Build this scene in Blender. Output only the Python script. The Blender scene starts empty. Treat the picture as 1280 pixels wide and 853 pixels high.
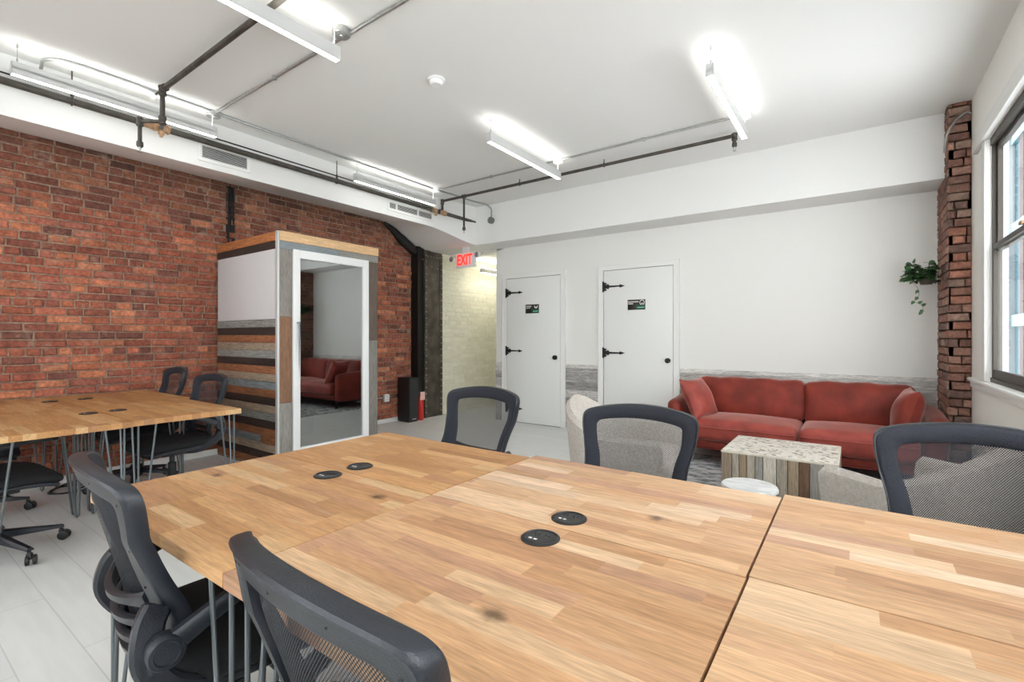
import bpy, bmesh, math, random
from mathutils import Vector, Matrix
R = random.Random(7)
SC = bpy.context.scene
COL = SC.collection
PI = math.pi
def lin(c):
    return tuple(((v/255)/12.92 if v/255 <= .04045 else ((v/255+.055)/1.055)**2.4) for v in c)

# ------------------------------------------------------------------ materials
def new_mat(name):
    m = bpy.data.materials.new(name); m.use_nodes = True
    nt = m.node_tree; return m, nt, nt.nodes['Principled BSDF'], nt.nodes, nt.links
def mat(name, rgb, rough=.5, metal=0, bump=0, bscale=60, var=0, vscale=8, spec=.5, sheen=0, coat=0, stretch=(1,1,1)):
    m, nt, b, N, L = new_mat(name)
    c = (*lin(rgb), 1)
    b.inputs['Base Color'].default_value = c
    b.inputs['Roughness'].default_value = rough
    b.inputs['Metallic'].default_value = metal
    b.inputs['Specular IOR Level'].default_value = spec
    if sheen:
        b.inputs['Sheen Weight'].default_value = sheen
        b.inputs['Sheen Roughness'].default_value = .35
        b.inputs['Sheen Tint'].default_value = (1, .75, .68, 1)
    if coat: b.inputs['Coat Weight'].default_value = coat
    if bump or var:
        tc = N.new('ShaderNodeTexCoord'); mp = N.new('ShaderNodeMapping')
        mp.inputs['Scale'].default_value = stretch
        L.new(tc.outputs['Object'], mp.inputs['Vector'])
    if var:
        n = N.new('ShaderNodeTexNoise'); n.inputs['Scale'].default_value = vscale; n.inputs['Detail'].default_value = 6
        L.new(mp.outputs[0], n.inputs['Vector'])
        r = N.new('ShaderNodeMapRange'); r.inputs[1].default_value = .3; r.inputs[2].default_value = .7
        r.inputs[3].default_value = 1-var; r.inputs[4].default_value = 1+var
        L.new(n.outputs['Fac'], r.inputs[0])
        mx = N.new('ShaderNodeVectorMath'); mx.operation = 'SCALE'
        mx.inputs[0].default_value = c[:3]; L.new(r.outputs[0], mx.inputs['Scale'])
        L.new(mx.outputs[0], b.inputs['Base Color'])
    if bump:
        n = N.new('ShaderNodeTexNoise'); n.inputs['Scale'].default_value = bscale; n.inputs['Detail'].default_value = 5
        L.new(mp.outputs[0], n.inputs['Vector'])
        bp = N.new('ShaderNodeBump'); bp.inputs['Strength'].default_value = bump; bp.inputs['Distance'].default_value = .01
        L.new(n.outputs['Fac'], bp.inputs['Height']); L.new(bp.outputs[0], b.inputs['Normal'])
    return m
def emis(name, rgb, s):
    m, nt, b, N, L = new_mat(name)
    b.inputs['Base Color'].default_value = (*lin(rgb), 1)
    b.inputs['Emission Color'].default_value = (*lin(rgb), 1); b.inputs['Emission Strength'].default_value = s
    return m
def col_mat(name, rough=.6, grain=(1, 1, 1), gscale=20, gamt=.25, bump=.3, fine=0, spec=.4, knots=0, streak=None, bdist=.004):
    """colour from the mesh's own 'Col' attribute (per brick / plank / stave), alpha = random seed"""
    m, nt, b, N, L = new_mat(name)
    at = N.new('ShaderNodeVertexColor'); at.layer_name = 'Col'
    tc = N.new('ShaderNodeTexCoord'); mp = N.new('ShaderNodeMapping'); mp.inputs['Scale'].default_value = grain
    L.new(tc.outputs['Object'], mp.inputs['Vector'])
    n = N.new('ShaderNodeTexNoise'); n.noise_dimensions = '4D'
    n.inputs['Scale'].default_value = gscale; n.inputs['Detail'].default_value = 8; n.inputs['Roughness'].default_value = .6
    w = N.new('ShaderNodeMath'); w.operation = 'MULTIPLY'; w.inputs[1].default_value = 37
    L.new(at.outputs['Alpha'], w.inputs[0]); L.new(w.outputs[0], n.inputs['W']); L.new(mp.outputs[0], n.inputs['Vector'])
    r = N.new('ShaderNodeMapRange'); r.inputs[1].default_value = .3; r.inputs[2].default_value = .7
    r.inputs[3].default_value = 1-gamt; r.inputs[4].default_value = 1+gamt*.7
    L.new(n.outputs['Fac'], r.inputs[0])
    mx = N.new('ShaderNodeVectorMath'); mx.operation = 'SCALE'
    L.new(at.outputs['Color'], mx.inputs[0]); L.new(r.outputs[0], mx.inputs['Scale'])
    out = mx.outputs[0]
    if fine:   # second finer grain
        n2 = N.new('ShaderNodeTexNoise'); n2.noise_dimensions = '4D'; n2.inputs['Scale'].default_value = gscale*4; n2.inputs['Detail'].default_value = 4
        L.new(mp.outputs[0], n2.inputs['Vector']); L.new(w.outputs[0], n2.inputs['W'])
        r2 = N.new('ShaderNodeMapRange'); r2.inputs[1].default_value = .35; r2.inputs[2].default_value = .65
        r2.inputs[3].default_value = 1-fine; r2.inputs[4].default_value = 1+fine*.5
        L.new(n2.outputs['Fac'], r2.inputs[0])
        m2 = N.new('ShaderNodeVectorMath'); m2.operation = 'SCALE'; L.new(out, m2.inputs[0]); L.new(r2.outputs[0], m2.inputs['Scale']); out = m2.outputs[0]
    if knots:
        v = N.new('ShaderNodeTexVoronoi'); v.voronoi_dimensions = '2D'; v.inputs['Scale'].default_value = knots
        mk = N.new('ShaderNodeMapping'); mk.inputs['Scale'].default_value = (.6, 1, 1)
        oi = N.new('ShaderNodeObjectInfo'); sc_ = N.new('ShaderNodeVectorMath'); sc_.operation = 'MULTIPLY_ADD'; L.new(oi.outputs['Random'], sc_.inputs[0]); sc_.inputs[1].default_value = (23, 17, 0); L.new(tc.outputs['Object'], sc_.inputs[2]); L.new(sc_.outputs[0], mk.inputs['Vector'])
        nz = N.new('ShaderNodeTexNoise'); nz.inputs['Scale'].default_value = 30; L.new(tc.outputs['Object'], nz.inputs['Vector'])
        ad = N.new('ShaderNodeMixRGB'); ad.blend_type = 'ADD'; ad.inputs[0].default_value = .03
        L.new(mk.outputs[0], ad.inputs[1]); L.new(nz.outputs['Color'], ad.inputs[2]); L.new(ad.outputs[0], v.inputs['Vector'])
        rk = N.new('ShaderNodeMapRange'); rk.inputs[1].default_value = .012; rk.inputs[2].default_value = .06; rk.inputs[3].default_value = .3; rk.inputs[4].default_value = 1
        L.new(v.outputs['Distance'], rk.inputs[0])
        sg = N.new('ShaderNodeSeparateColor'); L.new(v.outputs['Color'], sg.inputs[0]); gt = N.new('ShaderNodeMath'); gt.operation = 'LESS_THAN'; gt.inputs[1].default_value = .62; L.new(sg.outputs[0], gt.inputs[0])
        mxk = N.new('ShaderNodeMath'); mxk.operation = 'MAXIMUM'; L.new(rk.outputs[0], mxk.inputs[0]); L.new(gt.outputs[0], mxk.inputs[1])
        m3 = N.new('ShaderNodeVectorMath'); m3.operation = 'SCALE'; L.new(out, m3.inputs[0]); L.new(mxk.outputs[0], m3.inputs['Scale']); out = m3.outputs[0]
    if streak:  # patches of another colour (lime bloom, whitewash)
        n4 = N.new('ShaderNodeTexNoise'); n4.inputs['Scale'].default_value = streak[1]; n4.inputs['Detail'].default_value = 9; n4.inputs['Roughness'].default_value = .7
        L.new(mp.outputs[0], n4.inputs['Vector'])
        r4 = N.new('ShaderNodeMapRange'); r4.inputs[1].default_value = streak[2]; r4.inputs[2].default_value = streak[2]+.16; r4.inputs[4].default_value = streak[3]
        L.new(n4.outputs['Fac'], r4.inputs[0])
        m4 = N.new('ShaderNodeMixRGB'); m4.inputs[2].default_value = (*lin(streak[0]), 1)
        L.new(r4.outputs[0], m4.inputs[0]); L.new(out, m4.inputs[1]); out = m4.outputs[0]
    L.new(out, b.inputs['Base Color'])
    b.inputs['Roughness'].default_value = rough; b.inputs['Specular IOR Level'].default_value = spec
    if bump:
        bp = N.new('ShaderNodeBump'); bp.inputs['Strength'].default_value = bump; bp.inputs['Distance'].default_value = bdist
        L.new(n.outputs['Fac'], bp.inputs['Height']); L.new(bp.outputs[0], b.inputs['Normal'])
    return m

M = {}
M['wall'] = mat('wall_paint', (226, 226, 221), .75, bump=.05, bscale=90)
M['ceil'] = mat('ceiling_paint', (226, 226, 223), .85, bump=.05, bscale=40)
M['trimw'] = mat('trim_paint', (228, 228, 224), .5)
M['cream'] = mat('window_wall_paint', (236, 235, 229), .7)
M['door'] = mat('door_paint', (225, 226, 222), .45)
M['gap'] = mat('door_gap', (40, 40, 38), .9)
M['brick'] = col_mat('brick', .85, gscale=11, gamt=.36, bump=.9, fine=.25, streak=((190, 166, 146), 7, .56, .5), bdist=.010)
M['brick_cream'] = col_mat('brick_cream', .7, gscale=9, gamt=.06, bump=.35, bdist=.005)
M['stave'] = col_mat('butcher_block', .45, grain=(1.3, 16, 16), gscale=3.2, gamt=.17, bump=.05, fine=.17, knots=2.6, spec=.35, streak=((216, 190, 158), 3.2, .58, .4))
M['reclaimed'] = col_mat('reclaimed_wood', .75, grain=(2, 3, 22), gscale=4, gamt=.42, bump=.6, fine=.3)
M['reclaimed_v'] = col_mat('reclaimed_wood_upright', .75, grain=(22, 22, 1.6), gscale=3, gamt=.24, bump=.5, fine=.22)
M['washed'] = col_mat('whitewashed_wood', .7, grain=(1.6, 3, 16), gscale=4, gamt=.4, bump=.3, fine=.25, streak=((218, 216, 210), 3, .52, .55))
M['black'] = mat('black_plastic', (26, 27, 29), .38)
M['plastic'] = mat('grey_plastic', (32, 36, 43), .33, bump=.15, bscale=400)
M['fabric'] = mat('black_fabric', (24, 25, 28), .9, bump=.6, bscale=500)
M['navy'] = mat('navy_mesh_border', (36, 40, 50), .8, bump=.7, bscale=420)
M['steel'] = mat('steel_rod', (120, 126, 130), .38, metal=.9)
M['alum'] = mat('aluminium', (205, 206, 205), .4, metal=.3)
M['galv'] = mat('galvanised', (176, 178, 176), .32, metal=.8, var=.12, vscale=30)
M['pipe'] = mat('black_iron_pipe', (74, 70, 64), .5, metal=.4, var=.35, vscale=14)
M['brass'] = mat('weathered_brass', (170, 138, 108), .45, metal=.5, var=.3, vscale=40)
M['ironblk'] = mat('black_iron', (28, 27, 26), .5, metal=.3)
M['rivet'] = mat('old_riveted_steel', (80, 73, 65), .55, metal=.25, bump=.6, bscale=30, var=.5, vscale=7)
M['rivethead'] = mat('rivet_heads', (150, 142, 130), .5, metal=.3)
M['whitem'] = mat('white_metal', (232, 233, 232), .35)
M['panel'] = mat('white_board', (206, 207, 208), .45)
M['diff'] = emis('lamp_diffuser', (255, 254, 250), 8.5)
M['updiff'] = emis('lamp_uplight', (255, 254, 250), 14.0)
M['halldiff'] = emis('hall_lamp_diffuser', (255, 250, 232), 18.0)
M['velvet'] = mat('rust_velvet', (124, 47, 35), .62, sheen=.45, bump=.3, bscale=9, var=.32, vscale=6, spec=.3)
M['velvet2'] = mat('rose_velvet', (150, 66, 56), .55, sheen=.6, bump=.3, bscale=12, var=.28, vscale=7, spec=.3)
M['boucle'] = mat('boucle', (205, 198, 189), .95, bump=1, bscale=140, var=.12, vscale=60)
M['marble'] = mat('white_marble', (205, 206, 205), .2, var=.22, vscale=11, stretch=(1, 2.6, 1))
M['leaf'] = mat('leaf', (46, 86, 44), .4, var=.3, vscale=20)
M['pot'] = mat('dark_pot', (64, 58, 44), .7)
M['stem'] = mat('stem', (88, 96, 56), .6)
M['red'] = mat('red_enamel', (196, 40, 30), .35)
M['exitred'] = emis('exit_letters', (255, 36, 18), 1.5)
M['signblk'] = mat('sign_black', (38, 36, 34), .4)
M['signgrn'] = mat('sign_green', (22, 72, 52), .4)
M['signmint'] = mat('sign_mint', (150, 220, 190), .5)
M['signwht'] = mat('sign_white', (230, 226, 222), .5)
M['bronze'] = mat('bronze_frame', (60, 54, 47), .45, metal=.3)
M['darkin'] = mat('booth_lining', (96, 100, 102), .9)
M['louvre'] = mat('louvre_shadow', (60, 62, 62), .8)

def mk_floor():
    m, nt, b, N, L = new_mat('painted_floor')
    tc = N.new('ShaderNodeTexCoord'); br = N.new('ShaderNodeTexBrick')
    br.inputs['Color1'].default_value = (*lin((220, 221, 219)), 1); br.inputs['Color2'].default_value = (*lin((214, 216, 214)), 1)
    br.inputs['Mortar'].default_value = (*lin((196, 198, 197)), 1)
    br.inputs['Scale'].default_value = 1; br.inputs['Mortar Size'].default_value = .0025
    br.inputs['Brick Width'].default_value = 1.25; br.inputs['Row Height'].default_value = .19
    L.new(tc.outputs['Object'], br.inputs['Vector'])
    n = N.new('ShaderNodeTexNoise'); n.inputs['Scale'].default_value = 3; n.inputs['Detail'].default_value = 8
    mp = N.new('ShaderNodeMapping'); mp.inputs['Scale'].default_value = (1, 8, 1); L.new(tc.outputs['Object'], mp.inputs[0]); L.new(mp.outputs[0], n.inputs['Vector'])
    r = N.new('ShaderNodeMapRange'); r.inputs[1].default_value = .3; r.inputs[2].default_value = .7; r.inputs[3].default_value = .95; r.inputs[4].default_value = 1.04
    L.new(n.outputs['Fac'], r.inputs[0])
    mx = N.new('ShaderNodeVectorMath'); mx.operation = 'SCALE'; L.new(br.outputs['Color'], mx.inputs[0]); L.new(r.outputs[0], mx.inputs['Scale'])
    L.new(mx.outputs[0], b.inputs['Base Color']); b.inputs['Roughness'].default_value = .42
    return m
M['floor'] = mk_floor()
def mk_mesh():   # woven see-through mesh: real holes by alpha, pattern in metres from UV
    m, nt, b, N, L = new_mat('chair_mesh')
    b.inputs['Base Color'].default_value = (*lin((34, 37, 44)), 1); b.inputs['Roughness'].default_value = .7
    uv = N.new('ShaderNodeUVMap'); sp = N.new('ShaderNodeSeparateXYZ'); L.new(uv.outputs[0], sp.inputs[0])
    def wave(sock, k):
        a = N.new('ShaderNodeMath'); a.operation = 'MULTIPLY'; a.inputs[1].default_value = PI/k; L.new(sock, a.inputs[0])
        c = N.new('ShaderNodeMath'); c.operation = 'COSINE'; L.new(a.outputs[0], c.inputs[0]); return c.outputs[0]
    p = N.new('ShaderNodeMath'); p.operation = 'MULTIPLY'; L.new(wave(sp.outputs[0], .0030), p.inputs[0]); L.new(wave(sp.outputs[1], .0036), p.inputs[1])
    g = N.new('ShaderNodeMath'); g.operation = 'GREATER_THAN'; g.inputs[1].default_value = .06; L.new(p.outputs[0], g.inputs[0])
    tr = N.new('ShaderNodeBsdfTransparent'); ms = N.new('ShaderNodeMixShader')
    L.new(g.outputs[0], ms.inputs[0]); L.new(b.outputs[0], ms.inputs[1]); L.new(tr.outputs[0], ms.inputs[2])
    L.new(ms.outputs[0], N['Material Output'].inputs['Surface'])
    return m
M['mesh'] = mk_mesh()
def mk_glass(name, tint, refl, ior=.6):
    m, nt, b, N, L = new_mat(name)
    N.remove(b)
    tr = N.new('ShaderNodeBsdfTransparent'); tr.inputs[0].default_value = (*tint, 1)
    gl = N.new('ShaderNodeBsdfGlossy'); gl.inputs['Roughness'].default_value = .004; gl.inputs[0].default_value = (.95, .97, .97, 1)
    lw = N.new('ShaderNodeLayerWeight'); pw = N.new('ShaderNodeMath'); pw.operation = 'POWER'; pw.inputs[1].default_value = 4; L.new(lw.outputs['Facing'], pw.inputs[0])
    a = N.new('ShaderNodeMath'); a.operation = 'MULTIPLY_ADD'; a.use_clamp = True; a.inputs[1].default_value = ior; a.inputs[2].default_value = refl; L.new(pw.outputs[0], a.inputs[0])
    ms = N.new('ShaderNodeMixShader'); L.new(a.outputs[0], ms.inputs[0]); L.new(tr.outputs[0], ms.inputs[1]); L.new(gl.outputs[0], ms.inputs[2])
    L.new(ms.outputs[0], N['Material Output'].inputs['Surface'])
    return m
M['glass'] = mk_glass('window_glass', (.97, .975, .975), .02, .32)
M['tint'] = mk_glass('tinted_glass', (.34, .38, .39), .38)
def mk_mosaic():
    m, nt, b, N, L = new_mat('stone_chip_top')
    tc = N.new('ShaderNodeTexCoord'); mp = N.new('ShaderNodeMapping'); mp.inputs['Scale'].default_value = (38, 60, 38); L.new(tc.outputs['Object'], mp.inputs[0])
    v = N.new('ShaderNodeTexVoronoi'); v.inputs['Scale'].default_value = 1; L.new(mp.outputs[0], v.inputs['Vector'])
    r = N.new('ShaderNodeValToRGB'); e = r.color_ramp.elements
    e[0].position = 0; e[0].color = (*lin((70, 64, 56)), 1); e[1].position = .18; e[1].color = (*lin((196, 188, 172)), 1)
    x = e.new(.3); x.color = (*lin((206, 200, 186)), 1); x = e.new(.75); x.color = (*lin((222, 219, 208)), 1); x = e.new(.08); x.color = (*lin((84, 76, 66)), 1)
    sp = N.new('ShaderNodeSeparateColor'); L.new(v.outputs['Color'], sp.inputs[0]); L.new(sp.outputs[0], r.inputs[0]); L.new(r.outputs[0], b.inputs['Base Color'])
    b.inputs['Roughness'].default_value = .35
    return m
M['mosaic'] = mk_mosaic()
def mk_rug():
    m, nt, b, N, L = new_mat('distressed_rug')
    tc = N.new('ShaderNodeTexCoord'); n = N.new('ShaderNodeTexNoise'); n.inputs['Scale'].default_value = 7; n.inputs['Detail'].default_value = 10; n.inputs['Roughness'].default_value = .75
    mp = N.new('ShaderNodeMapping'); mp.inputs['Scale'].default_value = (1, 2.2, 1); L.new(tc.outputs['Object'], mp.inputs[0]); L.new(mp.outputs[0], n.inputs['Vector'])
    r = N.new('ShaderNodeValToRGB'); e = r.color_ramp.elements
    e[0].position = .40; e[0].color = (*lin((82, 88, 96)), 1); e[1].position = .56; e[1].color = (*lin((206, 208, 208)), 1)
    L.new(n.outputs['Fac'], r.inputs[0]); L.new(r.outputs[0], b.inputs['Base Color']); b.inputs['Roughness'].default_value = .95
    return m
M['rug'] = mk_rug()

# ------------------------------------------------------------------ mesh helpers
def link(o, parent=None):
    COL.objects.link(o)
    if parent: o.parent = parent
    return o
def mesh_obj(name, verts, faces, m, parent=None, smooth=False, cols=None, uvs=None):
    me = bpy.data.meshes.new(name); me.from_pydata(verts, [], faces)
    me.materials.append(m)
    if cols:
        ca = me.color_attributes.new(name='Col', type='FLOAT_COLOR', domain='CORNER')
        data = []
        for p, c in zip(me.polygons, cols): data += list(c)*p.loop_total
        ca.data.foreach_set('color', data)
    if uvs:
        ul = me.uv_layers.new(name='UVMap')
        for lp in me.loops: ul.data[lp.index].uv = uvs[lp.vertex_index]
    if smooth:
        me.polygons.foreach_set('use_smooth', [True]*len(me.polygons))
        me.set_sharp_from_angle(angle=math.radians(40))
    me.update()
    return link(bpy.data.objects.new(name, me), parent)
class MB:
    """collects shapes that become ONE mesh object"""
    def __init__(s): s.v = []; s.f = []; s.c = []; s.uv = []
    def add(s, vs, fs, col=None):
        o = len(s.v); s.v += [tuple(v) for v in vs]; s.f += [tuple(i+o for i in f) for f in fs]
        s.c += [col or (1, 1, 1, 1)]*len(fs); return s
    def box(s, x0, y0, z0, x1, y1, z1, b=0, col=None):
        if x0 > x1: x0, x1 = x1, x0
        if y0 > y1: y0, y1 = y1, y0
        if z0 > z1: z0, z1 = z1, z0
        if b <= 0:
            vs = [(x, y, z) for x in (x0, x1) for y in (y0, y1) for z in (z0, z1)]
            return s.add(vs, [(0, 1, 3, 2), (4, 6, 7, 5), (0, 4, 5, 1), (2, 3, 7, 6), (0, 2, 6, 4), (1, 5, 7, 3)], col)
        b = min(b, (x1-x0)*.49, (y1-y0)*.49, (z1-z0)*.49)
        bm = bmesh.new(); bmesh.ops.create_cube(bm, size=1)
        for v in bm.verts: v.co = Vector(((x0+x1)/2+v.co.x*(x1-x0), (y0+y1)/2+v.co.y*(y1-y0), (z0+z1)/2+v.co.z*(z1-z0)))
        bmesh.ops.bevel(bm, geom=bm.edges[:]+bm.verts[:], offset=b, segments=2, affect='EDGES', profile=.6)
        bm.verts.index_update()
        s.add([v.co[:] for v in bm.verts], [[v.index for v in f.verts] for f in bm.faces], col); bm.free(); return s
    def tube(s, pts, r, n=10, col=None, cap=True):
        pts = [Vector(p) for p in pts]
        rs = r if isinstance(r, (list, tuple)) else [r]*len(pts)
        rings = []; up = None
        for i, p in enumerate(pts):
            if i == 0: t = (pts[1]-p)
            elif i == len(pts)-1: t = (p-pts[i-1])
            else: t = ((pts[i+1]-p).normalized()+(p-pts[i-1]).normalized())
            t.normalize()
            if up is None:
                up = Vector((0, 0, 1)) if abs(t.z) < .9 else Vector((1, 0, 0))
            a = t.cross(up).normalized(); bb = a.cross(t).normalized(); up = bb
            k = 1
            if 0 < i < len(pts)-1:
                cs = (pts[i+1]-p).normalized().dot((p-pts[i-1]).normalized()); k = 1/max(.5, math.sqrt(max(.01, (1+cs)/2)))
            rings.append([p+(a*math.cos(q*2*PI/n)+bb*math.sin(q*2*PI/n))*rs[i]*(k if k < 1.2 else k) for q in range(n)])
        vs = [v for g in rings for v in g]; fs = []
        for i in range(len(rings)-1):
            for q in range(n): fs.append((i*n+q, i*n+(q+1) % n, (i+1)*n+(q+1) % n, (i+1)*n+q))
        if cap: fs += [tuple(range(n))[::-1], tuple((len(rings)-1)*n+q for q in range(n))]
        return s.add(vs, fs, col)
    def lathe(s, prof, c=(0, 0, 0), n=24, axis='z', col=None):
        vs = []; fs = []
        for (r, h) in prof:
            for q in range(n):
                a = q*2*PI/n; x, y = r*math.cos(a), r*math.sin(a)
                p = (x, y, h) if axis == 'z' else ((h, x, y) if axis == 'x' else (x, h, y))
                vs.append((p[0]+c[0], p[1]+c[1], p[2]+c[2]))
        for i in range(len(prof)-1):
            for q in range(n): fs.append((i*n+q, i*n+(q+1) % n, (i+1)*n+(q+1) % n, (i+1)*n+q))
        if prof[0][0] > 1e-6: fs.append(tuple(range(n))[::-1])
        if prof[-1][0] > 1e-6: fs.append(tuple((len(prof)-1)*n+q for q in range(n)))
        return s.add(vs, fs, col)
    def loft(s, rings, close=True, cap=True, col=None):
        n = len(rings[0]); vs = [v for g in rings for v in g]; fs = []
        for i in range(len(rings)-1):
            for q in range(n if close else n-1): fs.append((i*n+q, i*n+(q+1) % n, (i+1)*n+(q+1) % n, (i+1)*n+q))
        if cap and close: fs += [tuple(range(n))[::-1], tuple((len(rings)-1)*n+q for q in range(n))]
        return s.add(vs, fs, col)
    def prism(s, poly, z0, z1, f=lambda x, y, z: (x, y, z), col=None):
        n = len(poly)
        vs = [f(x, y, z0) for x, y in poly]+[f(x, y, z1) for x, y in poly]
        return s.add(vs, [tuple(range(n))[::-1], tuple(range(n, 2*n))]+[(i, (i+1) % n, n+(i+1) % n, n+i) for i in range(n)], col)
    def rbox(s, c, size, r, crown=(0, 0, 0), n=9, sag=0, col=None, f=None):
        """soft cushion: rounded box with bulging faces"""
        hx, hy, hz = [q/2 for q in size]; idx = {}; vs = []; fs = []
        def pt(i, j, k):
            key = (i, j, k)
            if key in idx: return idx[key]
            p = [(-1+2*q/n) for q in (i, j, k)]
            q = []
            for a, h in zip(p, (hx, hy, hz)):
                rr = min(r, h*.98); # spacing denser near the edge
                q.append(math.sin(a*PI/2)*h)
            core = [max(-(h-min(r, h*.98)), min(h-min(r, h*.98), w)) for w, h in zip(q, (hx, hy, hz))]
            d = Vector([w-cc for w, cc in zip(q, core)])
            if d.length > 1e-9:
                rr = [min(r, h*.98) for h in (hx, hy, hz)]
                dn = d.normalized(); v = Vector([cc+dd*rw for cc, dd, rw in zip(core, dn, rr)])
            else: v = Vector(core)
            bx, by, bz = [1-(a*a) for a in (v.x/hx, v.y/hy, v.z/hz)]
            bx, by, bz = max(bx, 0), max(by, 0), max(bz, 0)
            v.x += crown[0]*by*bz*(v.x/hx); v.y += crown[1]*bx*bz*(v.y/hy); v.z += crown[2]*bx*by*(v.z/hz)
            v = Vector((v.x+c[0], v.y+c[1], v.z+c[2]))
            if f: v = Vector(f(v))
            vs.append(v); idx[key] = len(vs)-1; return idx[key]
        for a in range(n):
            for b in range(n):
                for w in (0, n):
                    q = [pt(a, b, w), pt(a+1, b, w), pt(a+1, b+1, w), pt(a, b+1, w)]; fs.append(q if w else q[::-1])
                    q = [pt(a, w, b), pt(a+1, w, b), pt(a+1, w, b+1), pt(a, w, b+1)]; fs.append(q[::-1] if w else q)
                    q = [pt(w, a, b), pt(w, a+1, b), pt(w, a+1, b+1), pt(w, a, b+1)]; fs.append(q if w else q[::-1])
        return s.add(vs, fs, col)
    def build(s, name, m, parent=None, smooth=True, col=False, uvs=None):
        return mesh_obj(name, s.v, s.f, m, parent, smooth, s.c if col else None, uvs)
def tag(o, label=None, cat=None, group=None, kind=None):
    if label: o['label'] = label
    if cat: o['category'] = cat
    if group: o['group'] = group
    if kind: o['kind'] = kind
    return o
def empty(name, loc=(0, 0, 0), rz=0, parent=None):
    o = bpy.data.objects.new(name, None); o.location = loc; o.rotation_euler = (0, 0, rz); o.empty_display_size = .1
    return link(o, parent)
def copy_tree(o, parent=None):
    c = o.copy(); link(c)
    if parent: c.parent = parent
    for ch in [x for x in bpy.data.objects if x.parent == o]: copy_tree(ch, c)
    return c
def struct(name, mb, m, parent=None, smooth=False, col=False):
    o = mb.build(name, m, parent, smooth, col)
    if not parent: o['kind'] = 'structure'
    return o
def catmull(pts, k=6, closed=True):
    n = len(pts); out = []
    for i in range(n if closed else n-1):
        if closed: p = [pts[(i+d-1) % n] for d in range(4)]
        else: p = [pts[min(max(i+d-1, 0), n-1)] for d in range(4)]
        for s in range(k):
            t = s/k
            out.append(tuple(.5*((2*p[1][a])+(-p[0][a]+p[2][a])*t+(2*p[0][a]-5*p[1][a]+4*p[2][a]-p[3][a])*t*t+(-p[0][a]+3*p[1][a]-3*p[2][a]+p[3][a])*t**3) for a in range(len(pts[0]))))
    if not closed: out.append(tuple(pts[-1]))
    return out
def C4(rgb, j=0, r=R):
    k = 1+r.uniform(-j, j); c = lin(rgb); return (c[0]*k, c[1]*k, c[2]*k, r.random())

# ------------------------------------------------------------------ brickwork (one mesh per wall)
def brick_face(mb, P, width, height, palette, mortar, bl=.205, bh=.068, depth=.012, jit=.004, r=R, holes=(), dark_top=0, ragged=None, gap=.011):
    """P(u, v, d) -> point; u along the wall, v up, d out of the wall"""
    nrow = int(height/bh)+1; pw = 0
    mb.add([P(0, 0, 0), P(width, 0, 0), P(width, height, 0), P(0, height, 0)], [(0, 1, 2, 3)], mortar)
    for i in range(nrow):
        v0 = i*bh+gap/2; v1 = min((i+1)*bh-gap/2, height)
        if v1-v0 < .01: continue
        header = (i % 6 == 3)
        u = -r.uniform(0, bl) if not header else -r.uniform(0, bl/2)
        uend = width+(ragged(i) if ragged else 0)
        while u < uend:
            L_ = (bl*.5 if header else bl)*r.uniform(.86, 1.1)
            if not header and r.random() < .08: L_ *= .55
            a, b = max(u+gap/2, 0), min(u+L_-gap/2, uend); u += L_
            if b-a < .02: continue
            cu, cv = (a+b)/2, (v0+v1)/2
            if any(h[0] < cu < h[1] and h[2] < cv < h[3] for h in holes): continue
            t = cv/height
            pal = palette
            rgb = r.choice(pal)
            k = r.uniform(.82, 1.15) if pal is not CREAM else r.uniform(.96, 1.03)
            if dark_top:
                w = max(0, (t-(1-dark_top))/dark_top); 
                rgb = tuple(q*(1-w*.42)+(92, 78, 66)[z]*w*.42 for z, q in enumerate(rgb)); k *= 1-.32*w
            g_ = sum(rgb)/3; rgb = tuple(min(255, (q*.97+g_*.03)*(1.06 if pal is not CREAM else 1)) for q in rgb)
            c = lin(rgb); col = (c[0]*k, c[1]*k, c[2]*k, r.random())
            d = depth*r.uniform(.55, 1.25); e = .007
            j = lambda q=jit: r.uniform(-q, q)
            o = [(a, v0), (b, v0), (b, v1), (a, v1)]
            n_ = [(a+e*r.uniform(.3, 2), v0+e*r.uniform(.3, 1.6)), (b-e*r.uniform(.3, 2), v0+e*r.uniform(.3, 1.6)), (b-e*r.uniform(.3, 2), v1-e*r.uniform(.3, 1.6)), (a+e*r.uniform(.3, 2), v1-e*r.uniform(.3, 1.6))]
            sl = j(.002)
            vs = [P(x+j(.002), y+j(.002), 0) for x, y in o]+[P(x+j(), y+j(.0025)+sl, d+j(.0025)) for x, y in n_]
            mb.add(vs, [(4, 5, 6, 7), (0, 1, 5, 4), (1, 2, 6, 5), (2, 3, 7, 6), (3, 0, 4, 7)], col)
REDS = [(160, 92, 68), (170, 100, 72), (150, 84, 64), (182, 112, 80), (144, 80, 62), (134, 78, 62), (156, 90, 68), (166, 96, 74), (122, 74, 62), (192, 122, 90), (150, 86, 68), (160, 96, 78), (176, 108, 80)]
DUSK = [(146, 106, 90), (136, 98, 84), (126, 92, 80), (158, 120, 104), (120, 94, 84), (154, 106, 88), (146, 120, 106)]
MORT_P = (*lin((168, 152, 136)), .5)
CREAM = [(222, 220, 202), (225, 222, 206), (219, 216, 197)]
MORT = (*lin((150, 128, 110)), .5)

# ------------------------------------------------------------------ the room
XL, XR, YF, YB, ZC = -5.48, .745, 5.73, -3.2, 3.09
XH = -4.37                                   # left end of the far wall / hall opening
struct('floor', MB().box(XL-.6, YB-.3, -.12, XR+.3, 9.6, 0), M['floor'])
struct('ceiling', MB().box(XL-.3, YB-.3, ZC, XR+.3, YF+.2, ZC+.1), M['ceil'])
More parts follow.
